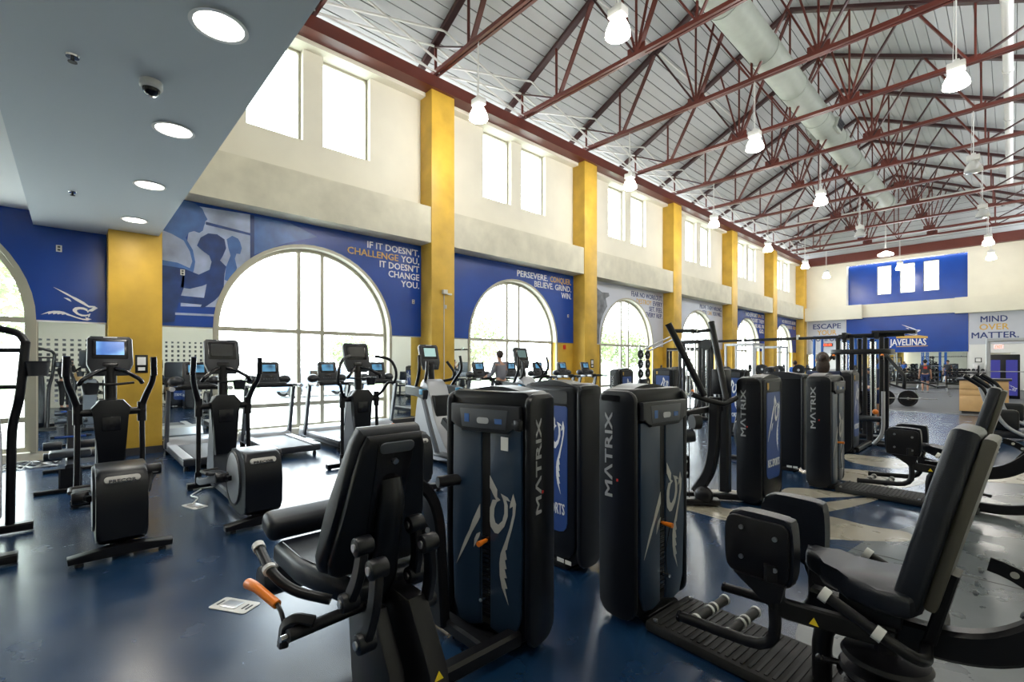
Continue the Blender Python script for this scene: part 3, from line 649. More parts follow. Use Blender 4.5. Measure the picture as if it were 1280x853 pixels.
# diagonal bracing between trusses near the window wall
bm_ = None
for i in range(0, 11):
    y = 3.9 + 3.29 * i
    t = thing('wall_bracing', None, None, (0, y, 0), kind='structure')
    if bm_ is None:
        bm_ = []
        for x in (-10.72, -10.3):
            bm_.append(MB().tube([(x, 0, 9.5), (x, 3.29, zt(x) - 0.05)], .1, sq=(0.05, 0.05)).mesh('brace')); bm_.append(MB().tube([(x, 3.29, 9.5), (x, 0, zt(x) - 0.05)], .1, sq=(0.05, 0.05)).mesh('brace'))
        for m_ in bm_: m_.materials.append(WHITEP)
    for m_ in bm_:
        o = bpy.data.objects.new('brace', m_); col.objects.link(o); o.parent = t
struct(obj('conduit', MB().tube([(-10.55, 2.0, 9.44), (-10.55, 39, 9.44)], 0.02), WHITEP))
struct(obj('conduit', MB().tube([(-7.9, 2.0, zt(-7.9) + 0.1), (-7.9, 39, zt(-7.9) + 0.1)], 0.03), WHITEP))
# duct
du = thing('air_duct', 'large round grey ventilation duct running under the ridge', 'duct', (-4.72, 0, 10.3))
for i in range(12):
    y = 1.2 + i * 2.55
    obj('duct_section', MB().lathe([(0.0, 0), (0.41, 0), (0.41, 2.5), (0.425, 2.5), (0.425, 2.55), (0, 2.55)], (0, y, 0), (0, 1, 0), 32), DUCTM, du)
for s in (-1, 1):
    obj('air_grille', MB().box((s * 0.42, 20.2, -0.08), (0.14, 0.75, 0.36), 0.01, R=rotm(0, s * 0.3, 0)), DUCTM, du)
    for j in range(6): obj('grille_vane', MB().box((s * 0.5, 19.92 + j * 0.11, -0.08), (0.03, 0.05, 0.28), R=rotm(0, s * 0.3, 0)), DGREY, du)
obj('end_cap', MB().lathe([(0.41, 0), (0.46, 0.02), (0.46, 0.3), (0.3, 0.45), (0, 0.45)], (0, 31.8, 0), (0, 1, 0), 32), DUCTM, du)
pv = thing('white_pipe', 'white pipe run along the right roof slope', 'pipe', (0, 0, 0))
obj('pipe_run', MB().tube([(-0.08, 1.3, 10.25), (-0.08, 33, 10.25), (-9.2, 33, 10.25)], 0.11, n=12, fil=0.3), WHITEP, pv)
for y in range(4, 30, 4): obj('coupling', MB().cyl((-0.08, y, 10.25), (-0.08, y + 0.14, 10.25), 0.13), WHITEP, pv)
# high bay lamps
def lamp(lit, label, loc, disc=False, f=1.0):
    t = thing('pendant_lamp', label, 'ceiling lamp', loc, group='high-bay lamps hung from the trusses')
    obj('hanger_rod', MB().cyl((0, 0, 0.28), (0, 0, 1.68), 0.013).cyl((-0.05, 0, 0.28), (-0.03, 0, 1.6), 0.006), WHITEP, t)
    if disc:
        obj('shade', MB().lathe([(0, 0.1), (0.1, 0.1), (0.36, -0.05), (0.36, -0.1), (0.1, -0.02), (0, -0.02)], n=24), LAMPG, t); return t
    obj('ballast_box', MB().box((0, 0, 0.17), (0.30, 0.24, 0.16), 0.02).cyl((0, 0, 0.24), (0, 0, 0.32), 0.06), WHITEP, t)
    obj('shade', MB().lathe([(0.07, 0.09), (0.10, 0.06), (0.16, -0.02), (0.215, -0.15), (0.225, -0.24), (0.18, -0.27), (0, -0.28)], n=24), LAMPG if lit else UNLIT, t)
    if lit:
        d = bpy.data.lights.new('lamp_glow', 'POINT'); d.energy = LAMP_W * f; d.shadow_soft_size = 0.2; d.color = (1, 0.97, 0.93)
        o = bpy.data.objects.new('lamp_glow', d); col.objects.link(o); o.parent = t; o.location = (0, 0, -0.55)
    return t
rown = ['first', 'second', 'third', 'fourth', 'fifth', 'last']
for i, y in enumerate((7.2, 13.8, 20.35, 26.95, 33.5, 38.4)):
    for x, nm in ((-8.87, 'window-side row'), (-4.88, 'middle row under the duct'), (-0.82, 'right-hand row')):
        lit = not ((x == -0.82 and i in (2, 3)) or (x == -4.88 and i == 3))
        lamp(lit, '%s pendant lamp, %s of the %s' % ('lit bell-shaped' if lit else 'unlit glass', rown[i], nm), (x, y, 7.8), disc=(x == -4.88 and i == 4), f=(0.3 if i == 5 else 1.0))

# ---------------- selectorised weight machines ----------------
def tower(root, name='weight_tower', rear=True, W=0.62, T=0.28, H=1.51, sides=(-1, 1)):
    """weight-stack tower; front faces +X, side faces +-Y, rear shroud -X"""
    out = rrect(W - 0.04, H - 0.06, 0.05, 4, 0, H / 2, rb=0.13)
    body = obj(name, MB().prism(out, (-T / 2 + 0.02, 0, 0), (0, 1, 0), (0, 0, 1), (T - 0.05, 0, 0), 0.015), SHELL, root)
    P = body
    for s in (-1, 1):
        prof = rrect(T, H - 0.07, 0.07, 4, 0, H / 2 - 0.005, rb=0.10)
        obj('side_column', MB().prism(prof, (0, s * (W / 2 - 0.045), 0), (1, 0, 0), (0, 0, 1), (0, s * 0.045, 0), 0.016), SHELL, P)
    # front moulded panel either side of the slot
    for s in (-1, 1):
        fp = [(s * 0.032, 1.27), (s * 0.032, 0.10), (s * 0.12, 0.07), (s * 0.20, 0.09), (s * 0.243, 0.20), (s * 0.25, 0.6), (s * 0.25, 1.27)]
        obj('front_panel', MB().prism(fp, (T / 2 - 0.03, 0, 0), (0, 1, 0), (0, 0, 1), (0.035, 0, 0), 0.014), NAVYF, P)
    obj('stack_slot', MB().box((T / 2 - 0.02, 0, 0.68), (0.02, 0.064, 1.14)), mat('slot_black', (0.004, 0.004, 0.005), 0.6), P)
    wp = MB()
    for i in range(18): wp.box((T / 2 - 0.008, 0.0, 0.16 + i * 0.027), (0.01, 0.05, 0.017))
    w = obj('weight_plates', wp, GLOSSB, P); w['kind'] = 'stuff'
    obj('selector_pin', MB().cyl((T / 2 - 0.01, 0, 0.60), (T / 2 + 0.06, 0, 0.60), 0.011, 0.016).cyl((T / 2 + 0.055, 0, 0.60), (T / 2 + 0.07, 0, 0.60), 0.016), ORANGE, P)
    obj('selector_pin', MB().cyl((T / 2 - 0.01, 0, 0.27), (T / 2 + 0.05, 0, 0.27), 0.012), CHROME, P)
    obj('pin_cord', MB().tube([(T / 2 + 0.05, 0, 0.585), (T / 2 + 0.03, -0.02, 0.42), (T / 2 + 0.04, -0.01, 0.28)], 0.003, n=5), BLACK, P)
    # tilted instruction header
    hd = [(-0.25, 1.40), (-0.25, 1.285), (-0.19, 1.275), (-0.165, 1.24), (0.165, 1.24), (0.19, 1.275), (0.25, 1.285), (0.25, 1.40)]
    obj('header_panel', MB().prism(hd, (T / 2 - 0.02, 0, 0), (0, 1, 0), (0, 0, 1), (0.045, 0, 0), 0.012), DGREY, P)
    obj('instruction_placard', MB().prism([(-0.175, 1.375), (-0.16, 1.265), (0.16, 1.265), (0.175, 1.375)], (T / 2 + 0.022, 0, 0), (0, 1, 0), (0, 0, 1), (0.006, 0, 0), 0.003), GREYP, P)
    obj('rep_counter', MB().prism(rrect(0.085, 0.035, 0.015, 3, 0, 1.31), (T / 2 + 0.027, 0, 0), (0, 1, 0), (0, 0, 1), (0.005, 0, 0)), SILVER, P)
    obj('placard_print', MB().box((T / 2 + 0.029, -0.12, 1.32), (0.002, 0.035, 0.05)), BLUEM, P)
    obj('placard_print', MB().box((T / 2 + 0.029, 0.11, 1.31), (0.002, 0.05, 0.03)), BLUEM, P)
    # top crown
    cr = [(-W / 2, 1.40), (-W / 2, 1.44), (-W / 2 + .03, 1.465)] + [(-0.22 + 0.44 * i / 8, 1.47 + 0.035 * math.sin(PI * i / 8)) for i in range(9)] + [(W / 2 - .03, 1.465), (W / 2, 1.44), (W / 2, 1.40)]
    obj('top_crown', MB().prism(cr, (-T / 2 + 0.01, 0, 0), (0, 1, 0), (0, 0, 1), (T * 0.62, 0, 0), 0.012), DGREY, P)
    lettering('MATRIX', (-T / 2 + 0.01 + T * 0.62, 0, 1.443), (0, 1, 0), (1, 0, 0), LETTER, P, 0.032, 0.17, 'c', th=0.003)
    for s in sides:
        lettering('M\u039bTRIX', (0.0 + (0.028 if s > 0 else -0.028), s * (W / 2) + s * 0.001, 0.79), (0, 0, 1), (0, s, 0), LETTER, P, 0.056, 0.54, 'l', th=0.002)
        obj('red_dot', MB().box((0.012 * 1, s * (W / 2 + 0.002), 0.905), (0.014, 0.003, 0.016)), RED, P)
    lg = logo((T / 2 + 0.0055, 0.0, 0.63), (0, 0, 1), (1, 0, 0), 0.72, 0.44, LGREY, P, th=0.002)
    b2 = bmesh.new()
    for sgn in (-1, 1):
        b3 = bmesh.new(); b3.from_mesh(lg.data)
        bmesh.ops.bisect_plane(b3, geom=list(b3.verts) + list(b3.edges) + list(b3.faces), plane_co=(0, sgn * 0.036, 0), plane_no=(0, sgn, 0), clear_inner=True)
        tm = bpy.data.meshes.new('emblem'); b3.to_mesh(tm); b3.free(); b2.from_mesh(tm); bpy.data.meshes.remove(tm)
    b2.to_mesh(lg.data); b2.free()
    if rear:
        obj('rear_shroud', MB().prism(rrect(W - 0.10, H - 0.14, 0.05, 4, 0, H / 2 + 0.02, rb=0.12), (-T / 2 - 0.012, 0, 0), (0, 1, 0), (0, 0, 1), (0.05, 0, 0), 0.018), SHELL, P)
        obj('rear_decal', MB().prism(rrect(0.38, 1.00, 0.02, 3, 0, 0.80, rb=0.08), (-T / 2 - 0.017, 0, 0), (0, 1, 0), (0, 0, 1), (0.006, 0, 0)), BLUEP, P)
        obj('rear_header', MB().prism(rrect(0.38, 0.10, 0.02, 3, 0, 1.37), (-T / 2 - 0.017, 0, 0), (0, 1, 0), (0, 0, 1), (0.006, 0, 0)), DGREY, P)
        obj('gold_badge', MB().prism([(0.185, 1.41), (0.14, 1.41), (0.14, 1.35), (0.165, 1.325), (0.185, 1.35)], (-T / 2 - 0.020, 0, 0), (0, 1, 0), (0, 0, 1), (0.004, 0, 0)), TXTG, P)
        logo((-T / 2 - 0.018, 0.0, 0.93), (0, 0, 1), (-1, 0, 0), 0.66, 0.33, TXTW, P, th=0.002)
        lettering('REC SPORTS', (-T / 2 - 0.018, 0, 0.44), (0, -1, 0), (-1, 0, 0), TXTW, P, 0.085, 0.33, 'c', th=0.002)
    obj('foot_frame', MB().box((0, 0, 0.03), (T + 0.02, W * 0.55, 0.05), 0.01), BLACK, P)
    obj('spec_label', MB().box((-T / 2 - 0.015, -0.12, 0.075), (0.004, 0.07, 0.03)).box((-T / 2 - 0.015, -0.2, 0.075), (0.004, 0.06, 0.03)), WHITEP, P)
    return body
def bolt(root, pts, ax, r=0.014):
    for p in pts:
        p = Vector(p); a = Vector(ax)
        obj('bolt', MB().cyl(p, p + a * 0.012, r, n=10).cyl(p + a * 0.012, p + a * 0.016, r * 0.5, n=8), STEEL, root)
def pad(c, d, R=None, bev=0.03, m=None): return MB().box(c, d, bev, 3, R)

def hip_machine(label, loc, rz):
    t = thing('hip_abductor_machine', label, 'weight machine', loc, rz, group='seated hip machines')
    tower(t)
    # ribbed tread base
    bp = MB(); bp.box((0.60, 0, 0.035), (0.86, 0.50, 0.06), 0.015)
    o = obj('tread_plate', bp, RUBBER, t)
    rb = MB()
    for i in range(20): rb.box((0.22 + i * 0.04, 0, 0.067), (0.016, 0.44, 0.006))
    r_ = obj('tread_ribs', rb, RUBBER, o); r_['kind'] = 'stuff'
    o = obj('tread_plate', MB().box((1.25, -0.02, 0.035), (0.42, 0.34, 0.06), 0.015), RUBBER, t)
    rb = MB()
    for i in range(9): rb.box((1.08 + i * 0.04, -0.02, 0.067), (0.016, 0.30, 0.006))
    r_ = obj('tread_ribs', rb, RUBBER, o); r_['kind'] = 'stuff'
    bolt(t, [(0.22, -0.21, 0.066), (0.22, 0.21, 0.066), (0.98, -0.21, 0.066), (0.98, 0.21, 0.066), (1.09, -0.15, 0.066)], (0, 0, 1))
    obj('support_post', MB().tube([(1.05, -0.02, 0.05), (1.05, -0.02, 0.40), (1.35, -0.02, 0.43)], 0.045, n=12, fil=0.16), BLACK, t)
    obj('main_frame_tube', MB().tube([(1.0, 0, 0.44), (1.52, 0, 0.42), (1.78, 0, 0.55), (2.12, 0, 1.08)], 0.1, sq=(0.09, 0.13), fil=0.25, fs=7), BLACK, t)
    obj('rear_frame_tube', MB().tube([(1.35, 0, 0.06), (1.75, 0, 0.07), (2.15, 0, 0.28), (2.25, 0, 0.8), (2.12, 0, 1.08)], 0.1, sq=(0.08, 0.10), fil=0.25, fs=7), BLACK, t)
    obj('stabiliser_foot', MB().box((1.36, 0, 0.03), (0.10, 0.44, 0.05), 0.01), BLACK, t)
    obj('counterbalance_plate', MB().prism([(1.72, 0.62), (1.86, 0.84), (2.35, 0.48), (2.22, 0.26)], (0, 0.05, 0), (1, 0, 0), (0, 0, 1), (0, 0.06, 0), 0.01), BLACK, t)
    # seat (saddle) and backrest
    st = [(0.98, 0.0), (1.0, -0.07), (1.10, -0.10), (1.25, -0.19), (1.42, -0.20), (1.44, 0), (1.42, 0.20), (1.25, 0.19), (1.10, 0.10), (1.0, 0.07)]
    mb = MB().prism(smooth_poly(st, 3), (0, 0, 0.56), dep=(0, 0, 0.10), bev=0.028, seg=3)
    for v in mb.bm.verts: v.co.z += (1.2 - v.co.x) * 0.22 if v.co.x < 1.2 else (v.co.x - 1.2) * 0.02
    obj('seat', mb, VINYL, t)
    obj('seat_bracket', MB().box((1.25, 0, 0.50), (0.24, 0.12, 0.10), 0.01), BLACK, t)
    R = rotm(0, 0.24, 0)
    bk = MB().prism([(-0.17, -0.40), (0.17, -0.40), (0.175, 0.1), (0.125, 0.40), (-0.125, 0.40), (-0.175, 0.1)], (0, 0, 0), (0, 1, 0), (0, 0, 1), (0.10, 0, 0), 0.032, 3)
    for v in bk.bm.verts: v.co = R @ v.co + Vector((1.44, 0, 1.0))
    obj('backrest', bk, VINYL, t)
    sh = MB().prism([(-0.12, -0.38), (0.12, -0.38), (0.14, 0.1), (0.11, 0.385), (-0.11, 0.385), (-0.14, 0.1)], (0.10, 0, 0), (0, 1, 0), (0, 0, 1), (0.045, 0, 0), 0.015)
    for v in sh.bm.verts: v.co = R @ v.co + Vector((1.44, 0, 1.0))
    o = obj('backrest_shell', sh, mat('olive_grey_shell', (0.07, 0.065, 0.05), 0.4), t)
    obj('backrest_bracket', MB().tube([(1.46, 0, 0.44), (1.535, 0, 0.76)], .1, sq=(0.12, 0.045)), BLACK, t)
    bolt(t, [(1.60, -0.03, 0.74), (1.61, -0.03, 0.80), (1.59, 0.03, 0.68)], (1, 0, 0.2), 0.012)
    # adjustment strap with holes
    ar = [(1.60 + 0.30 * math.sin(a), 0.44 + 0.36 * math.cos(a)) for a in [0.1 + i * 0.13 for i in range(8)]]
    strap = MB().tube([(x, 0.09, z) for x, z in ar], .1, sq=(0.012, 0.06), fil=0.01)
    obj('adjuster_strap', strap, BLACK, t)
    for i in (2, 4, 6): obj('strap_hole', MB().cyl((ar[i][0], 0.083, ar[i][1]), (ar[i][0], 0.081, ar[i][1]), 0.014, n=12), WHITEP, t)
    obj('strap_knob', MB().cyl((1.86, 0.06, 0.66), (1.86, 0.13, 0.66), 0.025).sph((1.86, 0.06, 0.67), 0.028), BLACK, t)
    # swing arms and knee pads
    for s in (-1, 1):
        a = obj('swing_arm', MB().tube([(1.30, s * 0.05, 0.40), (1.05, s * 0.20, 0.44), (0.92, s * 0.27, 0.46), (0.92, s * 0.27, 0.66)], .1, sq=(0.05, 0.09), fil=0.06), BLACK, t)
        obj('foot_lever', MB().tube([(0.92, s * 0.27, 0.50), (0.93, s * 0.27, 0.24), (0.42, s * 0.27, 0.20)], 0.028, n=12, fil=0.14), BLACK, t)
        obj('lever_cap', MB().cyl((0.425, s * 0.27, 0.20), (0.41, s * 0.27, 0.20), 0.03), GLOSSB, t)
        kp = [(-0.16, -0.10), (-0.12, -0.155), (0.11, -0.165), (0.155, -0.13), (0.165, 0.0), (0.155, 0.14), (0.12, 0.165), (-0.08, 0.168), (-0.14, 0.14), (-0.165, 0.06)]
        yy = s * 0.28
        o = obj('knee_pad', MB().prism(smooth_poly([(x, z) for x, z in kp], 3), (0.84, yy - s * 0.015, 0.72), (1, 0, 0), (0, 0, 1), (0, -s * 0.085, 0), 0.034, 4), VINYL, t)
        pl = rrect(0.30, 0.29, 0.045, 4, 0, 0)
        o2 = obj('pad_plate', MB().prism(pl, (0.84, yy - s * 0.015, 0.72), (1, 0, 0), (0, 0, 1), (0, s * 0.022, 0), 0.006), BLACK, o)
        obj('pad_bracket', MB().prism([(-0.10, -0.14), (0.14, -0.14), (0.12, -0.22), (0.06, -0.25)], (0.84, yy, 0.72), (1, 0, 0), (0, 0, 1), (0, s * 0.03, 0)), BLACK, t)
        for bx_, bz in ((-0.07, 0.09), (0.09, 0.07), (-0.07, -0.06), (0.09, -0.08)):
            obj('bolt', MB().cyl((0.84 + bx_, yy + s * 0.006, 0.72 + bz), (0.84 + bx_, yy + s * 0.016, 0.72 + bz), 0.012, n=12), STEEL, o)
        # side grip
        g = obj('hand_grip', MB().tube([(1.14, s * 0.34, 0.63), (1.42, s * 0.34, 0.50), (1.48, s * 0.25, 0.44), (1.45, s * 0.04, 0.42)], 0.024, n=12, fil=0.08), BLACK, t)
        obj('grip_ring', MB().cyl((1.14, s * 0.34, 0.63), (1.17, s * 0.34, 0.616), 0.032), WHITEP, g); obj('grip_ring', MB().cyl((1.33, s * 0.34, 0.542), (1.36, s * 0.34, 0.528), 0.030), WHITEP, g)
    for x in (0.50, 0.68):
        p = obj('foot_roller', MB().cyl((x, -0.25, 0.205), (x, 0.10, 0.205), 0.026), RUBBER, t)
        for y in (-0.25, -0.10, -0.05, 0.09): obj('roller_ring', MB().cyl((x, y, 0.205), (x, y + 0.018, 0.205), 0.031), WHITEP, p)
    o = obj('cam_disc', MB().lathe([(0, 0), (0.16, 0), (0.17, 0.012), (0.16, 0.03), (0.06, 0.045), (0, 0.045)], (1.31, -0.05, 0.29), n=32), BLACK, t)
    obj('cam_disc', MB().lathe([(0, 0), (0.17, 0), (0.18, 0.012), (0.17, 0.03), (0, 0.03)], (1.31, -0.05, 0.22), n=32), BLACK, t)
    obj('cam_rim', MB().lathe([(0.165, 0), (0.185, 0.005), (0.165, 0.02)], (1.31, -0.05, 0.195), n=32), GLOSSB, t)
    obj('pivot_shaft', MB().cyl((1.31, -0.05, 0.05), (1.31, -0.05, 0.44), 0.045), BLACK, t)
    for a in (3.5, 5.9):
        obj('lock_knob', MB().cyl((1.31 + .16 * math.cos(a), -0.05 + .16 * math.sin(a), 0.23), (1.31 + .25 * math.cos(a), -0.05 + .25 * math.sin(a), 0.225), 0.014).sph((1.31 + .25 * math.cos(a), -0.05 + .25 * math.sin(a), 0.225), 0.02), GLOSSB, t)
    o = obj('warning_label', MB().prism([(1.06, 0.42), (1.10, 0.42), (1.08, 0.455)], (0, -0.235, 0), (1, 0, 0), (0, 0, 1), (0, -0.004, 0)), YELLOW, t)
    return t
h1 = hip_machine('hip machine nearest the viewer, MATRIX tower and black padded seat at right front', (-1.70, 2.82, 0), math.radians(-3))
h2 = dup(h1, loc=(-1.70, 7.32, 0), rz=math.radians(-2), label='hip machine on the beige floor pattern behind the near backrest, orange pin on its tower')

# leg curl machine: tower faces -Y, the seat stands on its -X side (world coordinates)
lc = thing('leg_curl_machine', 'leg curl machine with black seat, orange lever and MATRIX tower at front left', 'weight machine', (-2.15, 1.91, 0))
tw = tower(lc); tw.rotation_euler = (0, 0, math.radians(-77))
def LCm(name, mb, m, par=None):
    o = obj(name, mb, m, par or lc)
    M = Matrix.Translation((2.15, -1.91, 0)); o.data.transform(M); return o
LCm('base_tube', MB().tube([(-1.93, 1.84, 0.09), (-1.95, 0.9, 0.09)], .1, sq=(0.09, 0.09)), BLACK)
LCm('base_tube', MB().tube([(-1.95, 1.66, 0.08), (-2.55, 1.66, 0.08)], .1, sq=(0.09, 0.08), fil=0.2), BLACK)
LCm('frame_arch', MB().tube([(-2.36, 1.62, 0.08), (-2.36, 1.58, 0.80), (-2.36, 1.42, 1.0), (-2.34, 1.15, 1.02)], .1, sq=(0.07, 0.13), fil=0.22, fs=6), BLACK)
LCm('cross_arm', MB().tube([(-2.36, 1.6, 0.93), (-2.3, 1.85, 0.93)], 0.035), BLACK)
LCm('cross_arm', MB().tube([(-2.36, 1.5, 0.68), (-2.2, 1.2, 0.66)], 0.035), BLACK)
for z in (0.68, 0.60): LCm('bolt', MB().cyl((-2.32, 1.5, z), (-2.30, 1.49, z), 0.014, n=10), STEEL)
# seat
sp_ = [(-2.66, 0.80), (-2.62, 0.76), (-2.3, 0.76), (-1.96, 0.84), (-1.90, 0.90), (-1.90, 1.22), (-1.97, 1.28), (-2.3, 1.32), (-2.62, 1.32), (-2.66, 1.28)]
LCm('seat', MB().prism(sp_, (0, 0, 0.60), dep=(0, 0, 0.11), bev=0.035, seg=3), VINYL)
LCm('seat_piping', MB().tube([(-2.60, 0.80, 0.712), (-2.3, 0.80, 0.712), (-1.97, 0.88, 0.712)], 0.003, n=5), GLOSSB)
# thigh pad and ankle roller
LCm('thigh_pad', MB().box((-2.74, 1.06, 0.765), (0.17, 0.62, 0.125), 0.045, 4, rotm(0, 0.25, 0)), VINYL)
LCm('ankle_roller', MB().cyl((-2.80, 0.74, 0.45), (-2.80, 1.3, 0.45), 0.085, n=20, bev=0.02), VINYL)
LCm('roller_arm', MB().tube([(-2.3, 1.34, 0.62), (-2.55, 1.36, 0.55), (-2.80, 1.32, 0.45)], 0.03), BLACK)
# backrest seen from behind
def tilt(mb, base, ang):
    R = rotm(0, ang, 0)
    for v in mb.bm.verts: v.co = R @ v.co + Vector(base)
    return mb
bo = [(-0.235, 0.0), (-0.245, 0.05), (-0.215, 0.25), (-0.165, 0.58), (-0.14, 0.64), (0.14, 0.64), (0.165, 0.58), (0.215, 0.25), (0.245, 0.05), (0.235, 0.0), (0.19, -0.03), (-0.19, -0.03)]
LCm('backrest', tilt(MB().prism(bo, (-0.10, 0, 0), (0, 1, 0), (0, 0, 1), (0.085, 0, 0), 0.03, 3), (-1.98, 1.00, 0.745), 0.30), VINYL)
bs = LCm('backrest_shell', tilt(MB().prism([(x * 0.90, z * 0.97 + 0.008) for x, z in bo], (-0.02, 0, 0), (0, 1, 0), (0, 0, 1), (0.045, 0, 0), 0.022, 3), (-1.98, 1.00, 0.745), 0.30), SHELL)
LCm('shell_recess', tilt(MB().prism([(-0.075, 0.02), (0.075, 0.02), (0.085, 0.60), (-0.085, 0.60)], (0.018, 0, 0), (0, 1, 0), (0, 0, 1), (0.014, 0, 0), 0.012), (-1.98, 1.00, 0.745), 0.30), GLOSSB, bs)
LCm('grip_cutout', tilt(MB().prism(rrect(0.16, 0.05, 0.024, 4, 0, 0.585), (0.030, 0, 0), (0, 1, 0), (0, 0, 1), (0.012, 0, 0), 0.004), (-1.98, 1.00, 0.745), 0.30), GREYP, bs)
LCm('bolt', tilt(MB().cyl((0.03, 0.0, 0.52), (0.044, 0.0, 0.52), 0.013, n=12), (-1.98, 1.00, 0.745), 0.30), STEEL, bs)
LCm('backrest_post', tilt(MB().tube([(0.05, 0, 0.42), (0.085, 0, 0.36), (0.09, 0, 0.0), (0.02, 0, -0.15)], (0.052, 0.062), n=16, fil=0.05), (-1.98, 1.00, 0.745), 0.22), SHELL)
# linkage arms with disc pivots
def link(p, q, w=0.045):
    p = Vector(p); q = Vector(q)
    m_ = (p + q) / 2 + Vector((0.03, 0, 0))
    o = LCm('link_arm', MB().tube([p, m_, q], .1, sq=(0.035, w * 1.25), fil=0.1), BLACK)
    for c in (p, q):
        LCm('pivot_disc', MB().cyl(c + Vector((0, -0.035, 0)), c + Vector((0, 0.035, 0)), 0.038, n=20, bev=0.008), SHELL, None)
        LCm('pivot_bolt', MB().cyl(c + Vector((0, -0.042, 0)), c + Vector((0, -0.035, 0)), 0.016, n=14), STEEL, None)
link((-1.74, 0.83, 0.93), (-1.80, 0.80, 0.70)); link((-1.62, 0.83, 0.88), (-1.66, 0.80, 0.60))
link((-1.80, 1.10, 0.94), (-1.84, 1.12, 0.70)); link((-1.66, 1.08, 0.90), (-1.74, 1.12, 0.62))
# curved pedestal
LCm('pedestal', MB().prism([(-2.05, 0.62), (-1.80, 0.62), (-1.66, 0.42), (-1.56, 0.02), (-1.95, 0.02), (-2.0, 0.3)], (0, 0.90, 0), (1, 0, 0), (0, 0, 1), (0, 0.07, 0), 0.012), BLACK)
LCm('pedestal', MB().prism([(-2.0, 0.66), (-1.72, 0.66), (-1.56, 0.42), (-1.48, 0.02), (-1.80, 0.02), (-1.86, 0.3)], (0, 1.02, 0), (1, 0, 0), (0, 0, 1), (0, 0.09, 0), 0.012), BLACK)
LCm('warning_label', MB().prism([(1.04, 0.44), (1.08, 0.44), (1.06, 0.475)], (-1.555, 0.0, -0.05), (0, 1, 0), (0, 0, 1), (0.004, 0, 0)), YELLOW)
LCm('cross_rod', MB().cyl((-1.86, 0.59, 0.62), (-1.92, 0.95, 0.60), 0.024), BLACK)
LCm('cross_rod_tip', MB().cyl((-1.853, 0.56, 0.622), (-1.86, 0.59, 0.62), 0.012), CHROME)
LCm('lever_bracket', MB().tube([(-1.92, 0.59, 0.555), (-1.92, 0.60, 0.635), (-1.88, 0.63, 0.665), (-1.84, 0.68, 0.65)], .1, sq=(0.035, 0.04), fil=0.02), BLACK)
LCm('lever_rod', MB().tube([(-2.03, 0.60, 0.678), (-1.96, 0.60, 0.665), (-1.92, 0.60, 0.61)], 0.009, n=8), BLACK)
LCm('release_lever', MB().tube([(-2.24, 0.55, 0.70), (-2.17, 0.56, 0.708), (-2.02, 0.60, 0.675)], (0.022, 0.018), n=12, fil=0.03), ORANGE)
hg = LCm('hand_grip', MB().tube([(-2.35, 0.62, 0.805), (-2.16, 0.62, 0.745), (-2.08, 0.68, 0.68), (-1.98, 0.80, 0.64)], 0.021, n=12, fil=0.06), BLACK)
LCm('grip_ring', MB().cyl((-2.365, 0.62, 0.81), (-2.335, 0.62, 0.80), 0.027), WHITEP, hg); LCm('grip_ring', MB().cyl((-2.20, 0.62, 0.758), (-2.18, 0.62, 0.752), 0.028), WHITEP, hg)
LCm('code_sticker', MB().box((-1.95, 1.77, 1.19), (0.055, 0.004, 0.075), R=rotm(0, 0, math.radians(4))), WHITEP)
LCm('latch', MB().box((-1.86, 1.79, 1.30), (0.05, 0.03, 0.06), 0.006), BLACK)

def plain_machine(label, loc, rz, rear=True, sides=(-1, 1), group='weight machines in the middle rows'):
    t = thing('weight_machine', label, 'weight machine', loc, rz, group=group)
    tower(t, rear=rear, sides=sides); return t
def seat_set(t, x, y, face=1, roller=True):
    """generic seat, backrest, frame next to a tower (local coords)"""
    f_ = face
    obj('seat', MB().box((x, y, 0.52), (0.42, 0.38, 0.09), 0.03, 3), VINYL, t)
    obj('backrest', MB().box((x + 0.25 * f_, y, 0.90), (0.08, 0.32, 0.62), 0.03, 3, rotm(0, 0.18 * f_, 0)), VINYL, t)
    obj('seat_post', MB().tube([(x, y, 0.05), (x, y, 0.5)], .1, sq=(0.08, 0.10)), BLACK, t)
    obj('base_tube', MB().tube([(x - 0.5 * f_, y, 0.05), (x + 0.45 * f_, y, 0.05)], .1, sq=(0.09, 0.08)), BLACK, t)
    obj('base_tube', MB().tube([(x, 0, 0.05), (x, y, 0.05)], .1, sq=(0.09, 0.08)), BLACK, t)
    if roller: obj('roller', MB().cyl((x - 0.42 * f_, y - 0.25, 0.62), (x - 0.42 * f_, y + 0.25, 0.62), 0.07, n=16), VINYL, t); obj('roller_arm', MB().tube([(x - 0.42 * f_, y, 0.62), (x - 0.2 * f_, y, 0.4), (x, y, 0.3)], 0.03), BLACK, t)
# machine directly behind the leg curl tower: blue rear panel towards the viewer
m3 = plain_machine('weight machine between the two near towers showing blue panel with white hog emblem', (-2.58, 2.99, 0), math.radians(90), sides=(1,))
obj('base_tube', MB().tube([(0.15, 0.05, 0.05), (1.0, 0.05, 0.05)], .1, sq=(0.09, 0.08)), BLACK, m3)
obj('press_arm', MB().tube([(0.2, 0.30, 0.95), (0.6, 0.32, 0.95), (0.75, 0.2, 0.7)], 0.035), BLACK, m3); obj('seat', MB().box((0.75, 0.1, 0.5), (0.4, 0.36, 0.09), 0.03, 3), VINYL, m3)
obj('seat_post', MB().tube([(0.75, 0.1, 0.05), (0.75, 0.1, 0.48)], .1, sq=(0.08, 0.1)), BLACK, m3)
